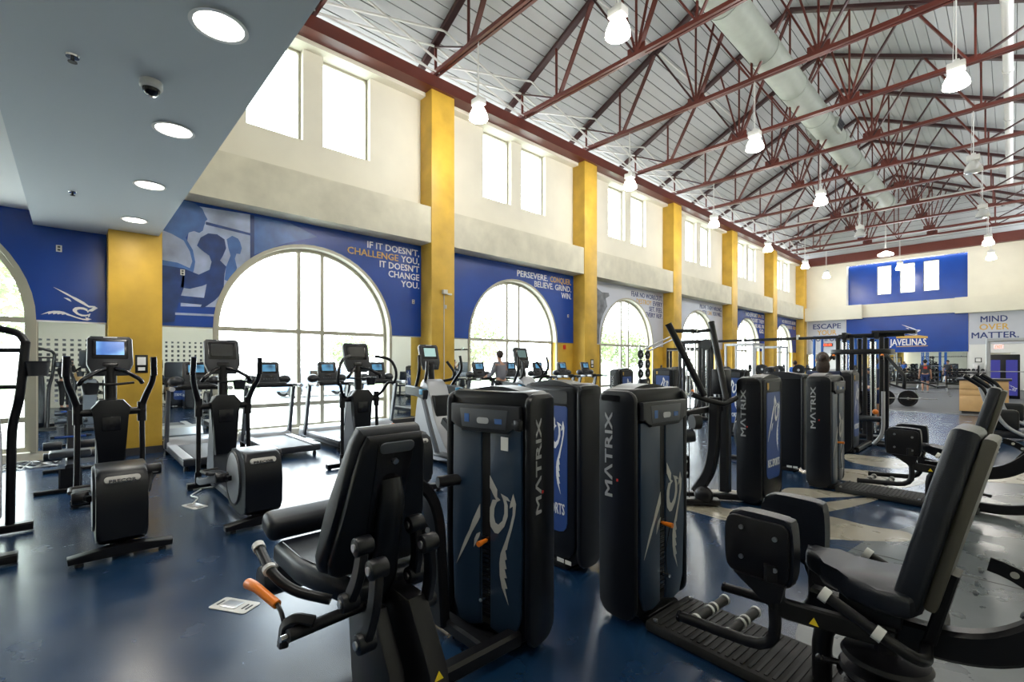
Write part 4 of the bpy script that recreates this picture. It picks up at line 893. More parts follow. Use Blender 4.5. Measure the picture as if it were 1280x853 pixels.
# pulldown machine with two long arms
m5 = plain_machine('pulldown machine with two long raised black arms and blue REC SPORTS panel', (-2.06, 5.98, 0), math.radians(180 - 3))
def W5(name, mb, m):   # world coords -> local of m5
    o = obj(name, mb, m, m5); M = (Matrix.Translation((-2.06, 5.98, 0)) @ Matrix.Rotation(math.radians(177), 4, 'Z')).inverted(); o.data.transform(M); return o
for a, b, c in (((-2.62, 4.85, 2.07), (-2.32, 5.08, 1.28), (-2.42, 5.02, 2.06)), ((-2.48, 5.62, 2.12), (-2.22, 5.42, 1.22), (-2.66, 5.50, 2.09))):
    W5('lever_arm', MB().tube([a, b], 0.036, n=14), BLACK)
    A = Vector(a); d_ = (Vector(b) - A) * 0.09
    W5('arm_cap', MB().cyl(a, A - d_ * 0.15, 0.039), GLOSSB)
    W5('hand_grip', MB().tube([A + d_, Vector(c) + d_ * 0.9], 0.021), RUBBER)
    W5('grip_cap', MB().cyl(Vector(c) + d_ * 0.9, Vector(c) + d_ * 0.9 + (Vector(c) - A) * 0.05, 0.024), CHROME)
W5('pivot_bar', MB().tube([(-2.42, 4.98, 1.30), (-2.34, 5.1, 1.24), (-2.2, 5.3, 1.18), (-2.16, 5.55, 1.24)], 0.03), BLACK)
W5('mast', MB().tube([(-2.32, 5.35, 1.25), (-2.34, 5.36, 0.45), (-2.52, 5.3, 0.14)], .1, sq=(0.10, 0.12), fil=0.35, fs=6), BLACK)
W5('mast_post', MB().tube([(-2.36, 5.72, 0.1), (-2.36, 5.72, 1.35)], .1, sq=(0.12, 0.12)), BLACK)
W5('head_plate', MB().box((-2.36, 5.62, 1.42), (0.16, 0.20, 0.30), 0.02), BLACK)
W5('pulley_bracket', MB().tube([(-2.55, 5.1, 1.06), (-2.42, 5.3, 1.10), (-2.36, 5.6, 1.10)], .1, sq=(0.06, 0.07)), BLACK)
W5('pulley', MB().cyl((-2.45, 5.05, 0.98), (-2.40, 5.12, 0.98), 0.085, n=20), BLACK)
W5('thigh_roller', MB().cyl((-2.68, 4.82, 0.78), (-2.42, 5.05, 0.84), 0.075, n=20, bev=0.015), VINYL)
W5('counterweight', MB().prism(rrect(0.10, 0.26, 0.03, 4), (-2.56, 5.1, 0.46), (0.7, 0.7, 0), (0, 0, 1), (0.03, -0.03, 0), 0.01), BLACK)
for z in (0.53, 0.40): W5('bolt', MB().cyl((-2.53, 5.07, z), (-2.515, 5.055, z), 0.018, n=10), CHROME)
W5('cable', MB().cyl((-2.5, 5.09, 0.12), (-2.5, 5.09, 1.0), 0.005, n=6), BLACK); W5('cable', MB().cyl((-2.58, 5.15, 0.12), (-2.58, 5.15, 1.0), 0.005, n=6), BLACK)
W5('pivot_hub', MB().sph((-2.42, 5.28, 0.13), 0.11, sc=(1, 0.7, 0.9)), BLACK)
W5('base_tube', MB().tube([(-2.85, 4.95, 0.05), (-2.3, 5.4, 0.05)], .1, sq=(0.14, 0.07)), BLACK)
W5('base_tube', MB().tube([(-2.75, 5.4, 0.05), (-2.1, 5.85, 0.05)], .1, sq=(0.09, 0.07)), BLACK)
# the machines behind the second hip machine
m7 = plain_machine('dark weight machine standing left behind the second hip machine, arm towards the pulldown', (-2.42, 8.05, 0), math.radians(90), False, ())
obj('press_arm', MB().tube([(-0.05, 0.32, 0.92), (-0.05, 0.62, 0.90), (-0.1, 0.68, 0.5)], .1, sq=(0.07, 0.10), fil=0.1), BLACK, m7)
obj('cam_disc', MB().prism([(0, 0.16), (-0.10, 0.12), (-0.14, -0.1), (-0.06, -0.28), (0.06, -0.28), (0.14, -0.1), (0.10, 0.12)], (-0.1, 0.62, 0.55), (1, 0, 0), (0, 0, 1), (0, 0.05, 0), 0.01), GREYP, m7)
obj('base_tube', MB().tube([(0, 0.3, 0.06), (0, 0.95, 0.06)], .1, sq=(0.08, 0.08)), BLACK, m7); obj('cross_arm', MB().tube([(0, 0.3, 0.34), (0, 0.7, 0.34)], 0.045), BLACK, m7)
m8 = plain_machine('weight machine with narrow blue panel right behind the second hip machine', (-2.1, 10.45, 0), math.radians(180))
seat_set(m8, -0.15, -1.2 * -1 * -1, 1, False)
obj('footrest', MB().box((-0.55, -0.62, 0.1), (0.38, 0.26, 0.05), 0.02), BLACK, m8)
obj('curved_frame', MB().tube([(-0.3, -0.62, 0.1), (-0.45, -0.62, 0.3), (-0.45, -0.62, 1.1)], 0.03, fil=0.2), SILVER, m8)
obj('pin_knob', MB().sph((-0.35, -0.5, 0.72), 0.05), ORANGE, m8)
i_ = 0
for (x, y, a, lb) in ((-6.6, 9.9, 180, 'black weight machine furthest left in the row behind the near towers'), (-6.3, 11.5, 90, 'weight machine with emblem, left of the far golden column, behind the near tower'), (-7.45, 14.2, 180, 'weight machine with blue panel below the white FEAR NO WORKOUT window'), (-6.9, 16.6, 180, 'weight machine seen between the two raised pulldown arms'), (-5.9, 18.3, 180, 'weight machine just right of the raised pulldown arms, far row'), (-4.3, 10.9, 90, 'weight machine with silver frame behind the pulldown tower')):
    m = dup(m3 if a == 90 else m8, loc=(x, y, 0), rz=math.radians(a), label=lb)

# ---------------- cardio machines (user faces -X, towards the windows) ----------------
def console(t, x, z0, w=0.46, h=0.44, screen=None, tiltv=0.25, y=0):
    R = rotm(0, -tiltv, 0)
    def T(mb):
        for v in mb.bm.verts: v.co = R @ v.co + Vector((x, y, z0))
        return mb
    out = [(-w * .38, 0), (w * .38, 0), (w * .5, h * .28), (w * .49, h * .93), (w * .42, h), (-w * .42, h), (-w * .49, h * .93), (-w * .5, h * .28)]
    c = obj('console', T(MB().prism(out, (-0.035, 0, 0), (0, 1, 0), (0, 0, 1), (0.07, 0, 0), 0.018)), DGREY, t)
    obj('screen_bezel', T(MB().prism(rrect(w * .78, h * .50, 0.015, 3, 0, h * .66), (0.034, 0, 0), (0, 1, 0), (0, 0, 1), (0.006, 0, 0), 0.002)), GLOSSB, c)
    obj('screen', T(MB().box((0.041, 0, h * .68), (0.004, w * .60, h * .34))), screen or SCREEND, c)
    obj('keypad', T(MB().prism(rrect(w * .34, h * .10, 0.015, 3, 0, h * .27), (0.034, 0, 0), (0, 1, 0), (0, 0, 1), (0.008, 0, 0), 0.002)), GLOSSB, c)
    for i in range(5): obj('button', T(MB().cyl((0.03, -w * .24 + i * w * .12, h * .14), (0.042, -w * .24 + i * w * .12, h * .14), 0.012, n=10)), GREYP, c)
    obj('name_plate', T(MB().box((0.036, 0, h * .965), (0.004, w * .3, h * .03))), SILVER, c)
    return c
def elliptical(label, loc, rz=0, screen=None, loops=False):
    t = thing('elliptical_trainer', label, 'elliptical', loc, rz, group='elliptical trainers near the left wall')
    obj('rear_foot', MB().prism([(-0.34, 0.03), (0.34, 0.03), (0.345, 0.085), (0.08, 0.115), (-0.08, 0.115), (-0.345, 0.085)], (-0.05, 0, 0), (0, 1, 0), (0, 0, 1), (0.10, 0, 0), 0.012), BLACK, t)
    for y in (-0.27, 0.27): obj('levelling_foot', MB().cyl((0, y, 0), (0, y, 0.035), 0.03, 0.02), RUBBER, t)
    obj('front_foot', MB().tube([(-2.1, -0.33, 0.05), (-2.1, 0.33, 0.05)], .1, sq=(0.10, 0.07)), BLACK, t)
    for y in (-0.29, 0.29): obj('levelling_foot', MB().cyl((-2.1, y, 0), (-2.1, y, 0.03), 0.03, 0.02), RUBBER, t)
    obj('base_rail', MB().tube([(-2.1, 0, 0.09), (-0.1, 0, 0.09)], .1, sq=(0.16, 0.10)), GREYP, t)
    # rear flywheel housing
    pr = [(-0.02, 0.13), (0.03, 0.30), (0.035, 0.52), (-0.03, 0.70), (-0.12, 0.745), (-0.42, 0.75), (-0.62, 0.68), (-0.76, 0.50), (-0.80, 0.32), (-0.72, 0.16), (-0.5, 0.12)]
    h = obj('flywheel_housing', MB().prism(smooth_poly(pr, 3), (0, -0.17, 0), (1, 0, 0), (0, 0, 1), (0, 0.34, 0), 0.035, 3), SHELL, t)
    obj('name_badge', MB().prism(rrect(0.24, 0.055, 0.026, 4), (-0.015, 0, 0.655), (0, 1, 0), (-0.45, 0, 0.9), (0.02, 0, 0.012), 0.003), LGREY, h)
    lettering('PRECOR', (0.020, 0, 0.642), (0, 1, 0), (0.9, 0, 0.45), DGREY, h, 0.026, 0.18, 'c')
    for s in (-1, 1):
        obj('side_disc', MB().lathe([(0, 0.012), (0.24, 0.012), (0.26, 0.006), (0.262, -0.01), (0, -0.01)], (-0.42, s * 0.175, 0.44), (0, s, 0), 36), SILVER, h)
        obj('disc_trim', MB().lathe([(0.262, -0.005), (0.285, -0.005), (0.28, 0.012), (0.262, 0.008)], (-0.42, s * 0.175, 0.44), (0, s, 0), 36), DGREY, h)
        # crank, pedal arm, pedal
        ph = 0.10 if s > 0 else -0.08
        obj('crank_arm', MB().tube([(-0.42, s * 0.20, 0.44), (-0.52, s * 0.24, 0.52 + ph)], .1, sq=(0.05, 0.05)), BLACK, t)
        obj('crank_roller', MB().cyl((-0.52, s * 0.20, 0.52 + ph), (-0.52, s * 0.32, 0.52 + ph), 0.055, n=16, bev=0.01), BLACK, t)
        pa = obj('pedal_arm', MB().tube([(-0.48, s * 0.27, 0.53 + ph), (-0.95, s * 0.26, 0.38 + ph * .5), (-1.55, s * 0.27, 0.20), (-1.68, s * 0.28, 0.22)], .1, sq=(0.055, 0.075), fil=0.12), GREYP, t)
        pd = obj('pedal', MB().box((-1.02, s * 0.24, 0.44 + ph * .5), (0.38, 0.17, 0.035), 0.015, 2, rotm(0, -0.12, 0)), DGREY, t)
        obj('pedal_rim', MB().tube([(-0.84, s * 0.33, 0.47 + ph * .5), (-1.2, s * 0.33, 0.44 + ph * .5), (-1.22, s * 0.16, 0.44 + ph * .5)], 0.018, fil=0.04), RUBBER, pd)
        # moving handlebar: shaft, pivot, upper handle
        obj('handle_shaft', MB().tube([(-1.66, s * 0.28, 0.22), (-1.68, s * 0.27, 1.02)], 0.026), BLACK, t)
        obj('shaft_foot', MB().cyl((-1.66, s * 0.28, 0.16), (-1.66, s * 0.28, 0.30), 0.035, n=12), BLACK, t)
        obj('handle_pivot', MB().cyl((-1.68, s * 0.12, 1.10), (-1.68, s * 0.30, 1.10), 0.04, n=14).cyl((-1.68, s * 0.27, 0.98), (-1.68, s * 0.27, 1.20), 0.042, n=14), BLACK, t)
        if loops:
            obj('handlebar', MB().tube([(-1.68, s * 0.20, 1.12), (-1.60, s * 0.30, 1.16), (-1.50, s * 0.38, 1.36), (-1.42, s * 0.44, 1.32), (-1.38, s * 0.46, 1.50), (-1.42, s * 0.38, 1.70), (-1.58, s * 0.20, 1.74)], 0.022, fil=0.10), BLACK, t)
        else:
            obj('handlebar', MB().tube([(-1.68, s * 0.27, 1.15), (-1.64, s * 0.31, 1.30), (-1.50, s * 0.36, 1.45), (-1.46, s * 0.355, 1.70)], (0.034, 0.026), n=12, fil=0.12), BLACK, t)
            obj('handlebar_grip', MB().tube([(-1.487, s * 0.362, 1.50), (-1.46, s * 0.355, 1.71)], 0.030, n=12), GLOSSB, t)
    # central column and neck
    pr = [(-1.62, 0.12), (-1.98, 0.12), (-2.02, 0.30), (-1.90, 0.75), (-1.82, 1.18), (-1.62, 1.22), (-1.58, 1.05), (-1.64, 0.6)]
    cc = obj('centre_column', MB().prism(smooth_poly(pr, 3), (0, -0.125, 0), (1, 0, 0), (0, 0, 1), (0, 0.25, 0), 0.03, 3), GREYP, t)
    obj('column_cover', MB().prism([(-0.115, 0.5), (0.115, 0.5), (0.13, 1.02), (0.17, 1.15), (0.10, 1.24), (-0.10, 1.24), (-0.17, 1.15), (-0.13, 1.02)], (-1.66, 0, 0), (0, 1, 0), (0, 0, 1), (0.09, 0, 0), 0.015), SHELL, cc)
    obj('tray', MB().box((-1.585, 0, 0.98), (0.05, 0.16, 0.16), 0.01), GLOSSB, cc)
    obj('neck', MB().tube([(-1.72, 0, 1.15), (-1.76, 0, 1.60)], 0.055, n=14), BLACK, t)
    ch = obj('cup_holder', MB().lathe([(0, 0), (0.06, 0), (0.075, 0.10), (0.085, 0.12), (0.07, 0.12), (0.06, 0.03), (0, 0.03)], (-1.66, 0.17 if loops or screen is None else -0.17, 1.30), n=20), DGREY, t)
    for s in (-1, 1): obj('fixed_handle', MB().tube([(-1.74, s * 0.03, 1.58), (-1.62, s * 0.12, 1.55), (-1.50, s * 0.24, 1.46), (-1.54, s * 0.26, 1.42)], 0.022, fil=0.05), GLOSSB, t)
    obj('sensor_bar', MB().tube([(-1.66, -0.2, 1.42), (-1.64, 0, 1.40), (-1.66, 0.2, 1.42)], 0.014), BLACK, t)
    console(t, -1.74, 1.50, w=0.40, h=0.45, screen=screen)
    return t
e1 = elliptical('elliptical trainer with lit blue screen in front of the first golden column', (-5.15, 0.31, 0), screen=SCREENB)
e2 = elliptical('elliptical trainer with dark screen and grey round side cover, second from the left', (-5.15, 1.40, 0))
e3 = elliptical('elliptical trainer with looped handlebars before the big arched window', (-5.05, 3.16, 0), loops=True)

def amt(label, loc, rz=0, screen=None):
    t = thing('motion_trainer', label, 'cross trainer', loc, rz, group='silver motion trainers')
    pr = [(-0.95, 0.08), (-1.95, 0.08), (-2.0, 0.25), (-1.92, 0.8), (-1.78, 1.30), (-1.62, 1.34), (-1.50, 1.15), (-1.30, 0.55), (-1.0, 0.25)]
    b = obj('body_housing', MB().prism(smooth_poly(pr, 3), (0, -0.19, 0), (1, 0, 0), (0, 0, 1), (0, 0.38, 0), 0.04, 3), SILVER, t)
    obj('body_panel', MB().prism([(-0.13, 0.15), (0.13, 0.15), (0.15, 1.10), (-0.15, 1.10)], (-1.50, 0, 0), (0, 1, 0), (0, 0, 1), (0.12, 0, 0), 0.02), SHELL, b)
    obj('base_frame', MB().tube([(-2.1, -0.33, 0.04), (-2.1, 0.33, 0.04)], .1, sq=(0.1, 0.07)).tube([(-2.1, 0, 0.05), (-0.2, 0, 0.05)], .1, sq=(0.14, 0.08)).tube([(-0.2, -0.36, 0.04), (-0.2, 0.36, 0.04)], .1, sq=(0.1, 0.07)), BLACK, t)
    for s in (-1, 1):
        sg = obj('side_guard', MB().tube([(-1.95, s * 0.33, 1.18), (-1.55, s * 0.36, 1.17), (-1.35, s * 0.36, 1.12)], .1, sq=(0.09, 0.16), fil=0.08), DGREY, t)
        obj('blue_trim', MB().box((-1.42, s * 0.36, 1.17), (0.10, 0.10, 0.09), 0.01), mat('cyan_blue_plastic', (0.02, 0.22, 0.42), 0.35), sg)
        obj('swing_leg', MB().tube([(-1.42, s * 0.36, 1.08), (-1.20, s * 0.37, 0.62), (-1.0, s * 0.36, 0.22)], .1, sq=(0.05, 0.08), fil=0.2), GREYP, t)
        obj('pedal', MB().box((-0.82, s * 0.33, 0.22), (0.44, 0.19, 0.05), 0.02), DGREY, t)
        obj('rear_column', MB().tube([(-0.95, s * 0.14, 0.1), (-0.9, s * 0.14, 0.55), (-1.2, s * 0.12, 0.7)], .1, sq=(0.07, 0.12), fil=0.2), SHELL, t)
        obj('handlebar', MB().tube([(-1.65, s * 0.36, 1.22), (-1.55, s * 0.38, 1.36), (-1.42, s * 0.43, 1.52), (-1.46, s * 0.41, 1.76)], (0.027, 0.024), n=12, fil=0.10), BLACK, t)
        obj('fixed_handle', MB().tube([(-1.66, s * 0.16, 1.32), (-1.48, s * 0.28, 1.36), (-1.44, s * 0.28, 1.48), (-1.55, s * 0.20, 1.66)], 0.024, fil=0.06), BLACK, t)
    obj('neck', MB().tube([(-1.72, 0, 1.25), (-1.76, 0, 1.62)], 0.06, n=14), BLACK, t)
    console(t, -1.74, 1.52, w=0.38, h=0.44, screen=screen)
    return t
a1 = amt('silver motion trainer with lit pale screen beside the second golden column', (-5.1, 4.50, 0), screen=SCREENG)
a2 = amt('silver motion trainer with dark screen before the PERSEVERE window', (-5.1, 6.72, 0), screen=mat('dim_green_screen', (0.03, 0.05, 0.05), 0.15, emit=(0.2, 0.35, 0.35), es=0.35))
# partly visible climber at the left edge
sc_ = thing('stair_climber', 'black climber with tall handrail cut off by the left picture edge', 'climber', (-5.6, -0.66, 0))
obj('body_housing', MB().prism(smooth_poly([(0.1, 0.08), (-0.95, 0.08), (-1.0, 0.6), (-0.85, 1.25), (-0.65, 1.3), (-0.45, 0.9), (0.05, 0.35)], 3), (0, -0.3, 0), (1, 0, 0), (0, 0, 1), (0, 0.46, 0), 0.04, 3), SHELL, sc_)
obj('upright', MB().tube([(-1.0, 0.22, 0.08), (-0.90, 0.24, 1.05), (-0.72, 0.30, 1.30), (-0.70, 0.34, 1.84)], 0.035, n=12, fil=0.14), BLACK, sc_)
obj('upright', MB().tube([(-1.0, -0.34, 0.08), (-0.90, -0.36, 1.05), (-0.72, -0.40, 1.30), (-0.70, -0.42, 1.84)], 0.035, n=12, fil=0.14), BLACK, sc_)
obj('top_rail', MB().tube([(-0.70, 0.34, 1.83), (-0.74, 0.30, 1.92), (-0.8, 0.1, 1.98), (-0.8, -0.4, 1.98)], 0.032, fil=0.05), BLACK, sc_)
obj('cross_rail', MB().tube([(-0.7, 0.33, 1.76), (-0.8, -0.2, 1.76)], 0.022), BLACK, sc_); obj('cross_rail', MB().tube([(-0.72, 0.3, 1.42), (-0.8, -0.2, 1.42)], 0.02), BLACK, sc_)
obj('cup_holder', MB().lathe([(0, 0), (0.07, 0), (0.085, 0.13), (0.095, 0.14), (0.075, 0.14), (0.06, 0.03), (0, 0.03)], (-0.70, 0.42, 1.52), n=20), DGREY, sc_)
obj('foot_bar', MB().tube([(-1.0, -0.4, 0.05), (-1.0, 0.38, 0.05)], .1, sq=(0.1, 0.08)), BLACK, sc_); obj('foot_bar', MB().tube([(0.0, -0.4, 0.05), (0.0, 0.33, 0.05)], .1, sq=(0.12, 0.08)), BLACK, sc_)
obj('side_panel', MB().prism([(-0.86, 0.2), (-0.40, 0.25), (-0.42, 0.9), (-0.72, 1.15), (-0.88, 0.9)], (0, 0.165, 0), (1, 0, 0), (0, 0, 1), (0, 0.015, 0), 0.008), SILVER, sc_)

def treadmill(label, loc, screen=None):
    t = thing('treadmill', label, 'treadmill', loc, group='treadmills facing the windows')
    d = obj('deck', MB().box((-0.85, 0, 0.13), (1.75, 0.84, 0.10), 0.02), DGREY, t)
    obj('running_belt', MB().box((-0.83, 0, 0.185), (1.68, 0.54, 0.012), 0.004), mat('grey_running_belt', (0.10, 0.105, 0.12), 0.5), d)
    for s in (-1, 1):
        obj('side_rail', MB().box((-0.83, s * 0.355, 0.195), (1.72, 0.13, 0.025), 0.01), SILVER, d)
        obj('roller_foot', MB().cyl((-0.12, s * 0.36, 0), (-0.12, s * 0.36, 0.085), 0.035, 0.02, n=12), RUBBER, d)
        obj('front_wheel', MB().cyl((-1.95, s * 0.32, 0.05), (-1.95, s * 0.40, 0.05), 0.05, n=14), RUBBER, d)
        obj('upright', MB().tube([(-1.68, s * 0.42, 0.14), (-1.42, s * 0.42, 1.18)], .1, sq=(0.06, 0.11)), GREYP, t)
        hr = obj('handrail', MB().tube([(-1.56, s * 0.42, 1.14), (-1.35, s * 0.42, 1.20), (-1.02, s * 0.42, 1.20)], 0.036, n=14, fil=0.06), BLACK, t)
        obj('handrail_cap', MB().cyl((-1.10, s * 0.42, 1.20), (-0.96, s * 0.42, 1.20), 0.038, n=14), SILVER, hr)
        obj('cup_holder', MB().sph((-1.56, s * 0.30, 1.31), 0.12, 16, (0.9, 1.0, 0.75)), DGREY, t)
    obj('motor_hood', MB().prism([(-1.50, 0.14), (-1.56, 0.24), (-1.75, 0.31), (-2.0, 0.28), (-2.08, 0.14), (-2.05, 0.08), (-1.5, 0.08)], (0, -0.42, 0), (1, 0, 0), (0, 0, 1), (0, 0.84, 0), 0.02), SILVER, t)
    obj('cross_bar', MB().tube([(-1.42, -0.46, 1.19), (-1.42, 0.46, 1.19)], .1, sq=(0.10, 0.06)), BLACK, t)
    obj('heart_rate_bar', MB().tube([(-1.40, -0.28, 1.22), (-1.28, -0.22, 1.24), (-1.26, 0.22, 1.24), (-1.40, 0.28, 1.22)], 0.022, fil=0.05), RUBBER, t)
    obj('console_mast', MB().box((-1.55, 0, 1.25), (0.12, 0.40, 0.14), 0.03), DGREY, t)
    console(t, -1.52, 1.26, w=0.40, h=0.40, screen=screen, tiltv=0.2)
    return t
SB2 = pattern_screen(mat('dim_blue_screen', (0.02, 0.05, 0.1), 0.15, emit=(0.10, 0.35, 0.8), es=0.9), (0.003, 0.01, 0.03), (0.12, 0.42, 0.70), 0.6)
t1 = treadmill('treadmill with silver hood nearest the first golden column', (-8.48, 1.62, 0), SB2)
lab = ['treadmill directly in front of the left half of the big arched window', 'treadmill with lit blue screen right of the window centre', 'treadmill at the right edge of the big arched window', 'treadmill in use by the person in grey behind the second column', 'treadmill partly hidden behind the silver motion trainer, next to the walker', 'treadmill at the right half of the PERSEVERE window', 'treadmill before the golden wall strip right of the PERSEVERE window', 'treadmill in front of the third golden column, last of the row']
for y, l_ in zip((2.82, 3.98, 5.12, 8.15, 9.35, 10.5, 11.65, 12.85), lab): dup(t1, loc=(-8.48, y, 0), label=l_)

# ---------------- floor things ----------------
def floor_box(label, loc, rz):
    t = thing('floor_outlet', label, 'floor outlet', loc, rz)
    obj('plate', MB().prism(rrect(0.30, 0.15, 0.02, 4), (0, 0, 0), dep=(0, 0, 0.006), bev=0.002), WHITEP, t)
    obj('lid', MB().prism(rrect(0.13, 0.09, 0.008, 3), (-0.02, 0, 0.006), dep=(0, 0, 0.004), bev=0.001), STEEL, t)
    for x in (-0.115, 0.09, 0.12): obj('socket', MB().box((x, 0, 0.007), (0.012, 0.06, 0.003)), DGREY, t)
    return t
floor_box('grey floor outlet plate beside the orange lever at front left', (-3.6, 0.80, 0), 0.55)
floor_box('grey floor outlet plate under the backrest at front right', (-0.30, 2.78 + 0.35, 0), 2.4).location = (-0.37, 3.17, 0)
floor_box('grey floor outlet plate between the two left elliptical trainers', (-6.4, 1.02, 0), 0.3)
ca = thing('cables', 'tangle of grey power cables on the floor below the left window', 'cables', (-10.6, -0.5, 0)); ca['kind'] = 'stuff'
for i in range(7):
    pts = []
    for j in range(7): pts.append((random.uniform(-0.25, 0.3) , -0.45 + j * 0.13 + random.uniform(-.05, .05), 0.012 + 0.015 * random.random() * i))
    obj('cable', MB().tube(pts, 0.008, n=6, fil=0.06), WHITEP if i % 3 else BLACK, ca)
t = tag(obj('power_cord', MB().tube([(-6.45, 1.0, 0.01), (-6.65, 1.1, 0.03), (-6.9, 1.05, 0.01), (-7.1, 1.2, 0.02)], 0.008, n=6), WHITEP), 'white cord from the floor outlet to the second elliptical trainer', 'cord')
# stretching / ab bench at left by the mirror
sb = thing('exercise_bench', 'low black and grey exercise bench by the mirror, behind the first elliptical', 'bench', (-8.9, -0.02, 0))
obj('rail', MB().tube([(-0.9, 0, 0.38), (0.7, 0, 0.30)], .1, sq=(0.10, 0.10)), DGREY, sb)
obj('post', MB().tube([(0.65, 0, 0.3), (0.65, 0, 0.04)], .1, sq=(0.22, 0.10)), BLACK, sb); obj('foot', MB().tube([(0.68, -0.33, 0.025), (0.68, 0.33, 0.025)], .1, sq=(0.08, 0.05)), BLACK, sb)
obj('post', MB().tube([(-0.85, 0, 0.38), (-0.85, 0, 0.04)], .1, sq=(0.1, 0.08)), BLACK, sb); obj('foot', MB().tube([(-0.85, -0.3, 0.025), (-0.85, 0.3, 0.025)], .1, sq=(0.08, 0.05)), BLACK, sb)
obj('seat', MB().box((0.25, 0, 0.43), (0.30, 0.42, 0.09), 0.03, 3), GREYP, sb)
for z, y in ((0.40, -0.17), (0.40, 0.17), (0.56, -0.17), (0.56, 0.17)): obj('foot_roller', MB().cyl((-0.15 + z, y - 0.09, z), (-0.15 + z, y + 0.09, z), 0.055, n=14, bev=0.01), DGREY, sb)
obj('handle', MB().tube([(0.0, -0.16, 0.62), (0.0, 0.16, 0.62)], 0.016), BLUED, sb)
obj('mast', MB().tube([(-0.3, 0, 0.36), (-0.42, 0, 0.95)], .1, sq=(0.08, 0.08)), DGREY, sb)

# ---------------- cable station and racks ----------------
def plate_disc(parent, c, r, ax=(1, 0, 0), th=0.045):
    a = Vector(ax)
    p = obj('weight_plate', MB().lathe([(0.03, 0), (r * .35, 0), (r * .4, -0.012), (r * .8, -0.012), (r * .84, 0), (r, 0), (r, -th), (0.03, -th)], c, ax, 24), SHELL, parent)
    obj('plate_ring', MB().lathe([(0.0, 0.004), (0.04, 0.004), (0.05, -0.004), (0, -0.004)], c, ax, 16), STEEL, p)
    return p
cs = thing('cable_station', 'tall black multi-cable station with ring top and long overhead bar', 'cable machine', (-2.35, 13.2, 0))
for (x, y) in ((-0.4, -0.3), (-0.4, 0.3), (0.4, -0.3), (0.4, 0.3), (-0.12, -0.4), (0.12, -0.4), (-0.12, 0.4), (0.12, 0.4)): obj('upright', MB().tube([(x, y, 0.05), (x, y, 2.2)], .1, sq=(0.08, 0.08)), BLACK, cs)
for (x, y) in ((-0.3, -0.33), (-0.22, -0.38), (0.22, -0.38), (0.3, -0.33), (-0.3, 0.33), (0.3, 0.33)): obj('guide_rod', MB().cyl((x, y, 0.1), (x, y, 2.1), 0.018), CHROME, cs)
obj('ring_top', MB().prism(rrect(1.12, 0.95, 0.25, 6), (0, 0, 1.83), dep=(0, 0, 0.11), bev=0.02), BLACK, cs)
obj('header_frame', MB().box((0, 0, 2.25), (0.9, 0.10, 0.10), 0.01).box((-0.3, 0, 2.25), (0.08, 0.5, 0.16)).box((0.3, 0, 2.25), (0.08, 0.5, 0.16)), BLACK, cs)
obj('overhead_bar', MB().tube([(0.75, 0, 2.25), (-3.9, 0, 2.23)], .1, sq=(0.07, 0.07)), BLACK, cs)
obj('overhead_wing', MB().tube([(0.2, -0.05, 2.32), (0.95, -0.05, 2.30)], .1, sq=(0.25, 0.07)), BLACK, cs)
for x in (-1.3, -2.6): obj('bar_clamp', MB().box((x, 0, 2.27), (0.05, 0.11, 0.12)), CHROME, cs)
wst = MB()
for y in (-0.36, 0.36):
    for i in range(16): wst.box((0, y, 0.2 + i * 0.05), (0.2, 0.1, 0.042))
w = obj('weight_plates', wst, GLOSSB, cs); w['kind'] = 'stuff'
for s in (-1, 1):
    obj('pulley_arm', MB().tube([(s * 0.45, -0.35, 1.85), (s * 0.82, -0.55, 1.35), (s * 0.80, -0.5, 1.1)], 0.035), BLACK, cs)
    obj('pulley_block', MB().cyl((s * 0.42, -0.48, 1.76), (s * 0.46, -0.48, 1.76), 0.06), BLACK, cs); obj('orange_clip', MB().sph((s * 0.44, -0.50, 1.80), 0.03), ORANGE, cs)
obj('backrest', MB().box((-0.15, -0.62, 1.08), (0.32, 0.08, 0.6), 0.03, 3), mat('blue_grey_vinyl', (0.03, 0.05, 0.09), 0.35), cs)
obj('seat', MB().box((-0.1, -0.75, 0.55), (0.36, 0.34, 0.08), 0.03, 3), VINYL, cs)
obj('foot_plate', MB().box((0, -0.55, 0.04), (0.9, 0.35, 0.05), 0.01).box((0, 0.55, 0.04), (0.9, 0.35, 0.05), 0.01), BLACK, cs)
# left end of the crossover
for (x, y) in ((-4.35, -0.12), (-4.35, 0.12), (-3.75, -0.12), (-3.75, 0.12), (-3.5, -0.1), (-3.5, 0.1)): obj('upright', MB().tube([(x, y, 0.05), (x, y, 2.26)], .1, sq=(0.08, 0.08)), BLACK, cs)
for x in (-4.2, -4.1, -3.95, -3.62): obj('guide_rod', MB().cyl((x, 0, 0.1), (x, 0, 2.2), 0.022), CHROME, cs)
obj('base_beam', MB().box((-3.95, 0, 0.05), (1.1, 0.5, 0.08), 0.01), BLACK, cs); obj('header_frame', MB().box((-3.95, 0, 2.24), (1.0, 0.32, 0.1), 0.01), BLACK, cs)
obj('pulley_block', MB().cyl((-3.55, -0.2, 2.15), (-3.55, -0.14, 2.15), 0.16, n=20), BLACK, cs)

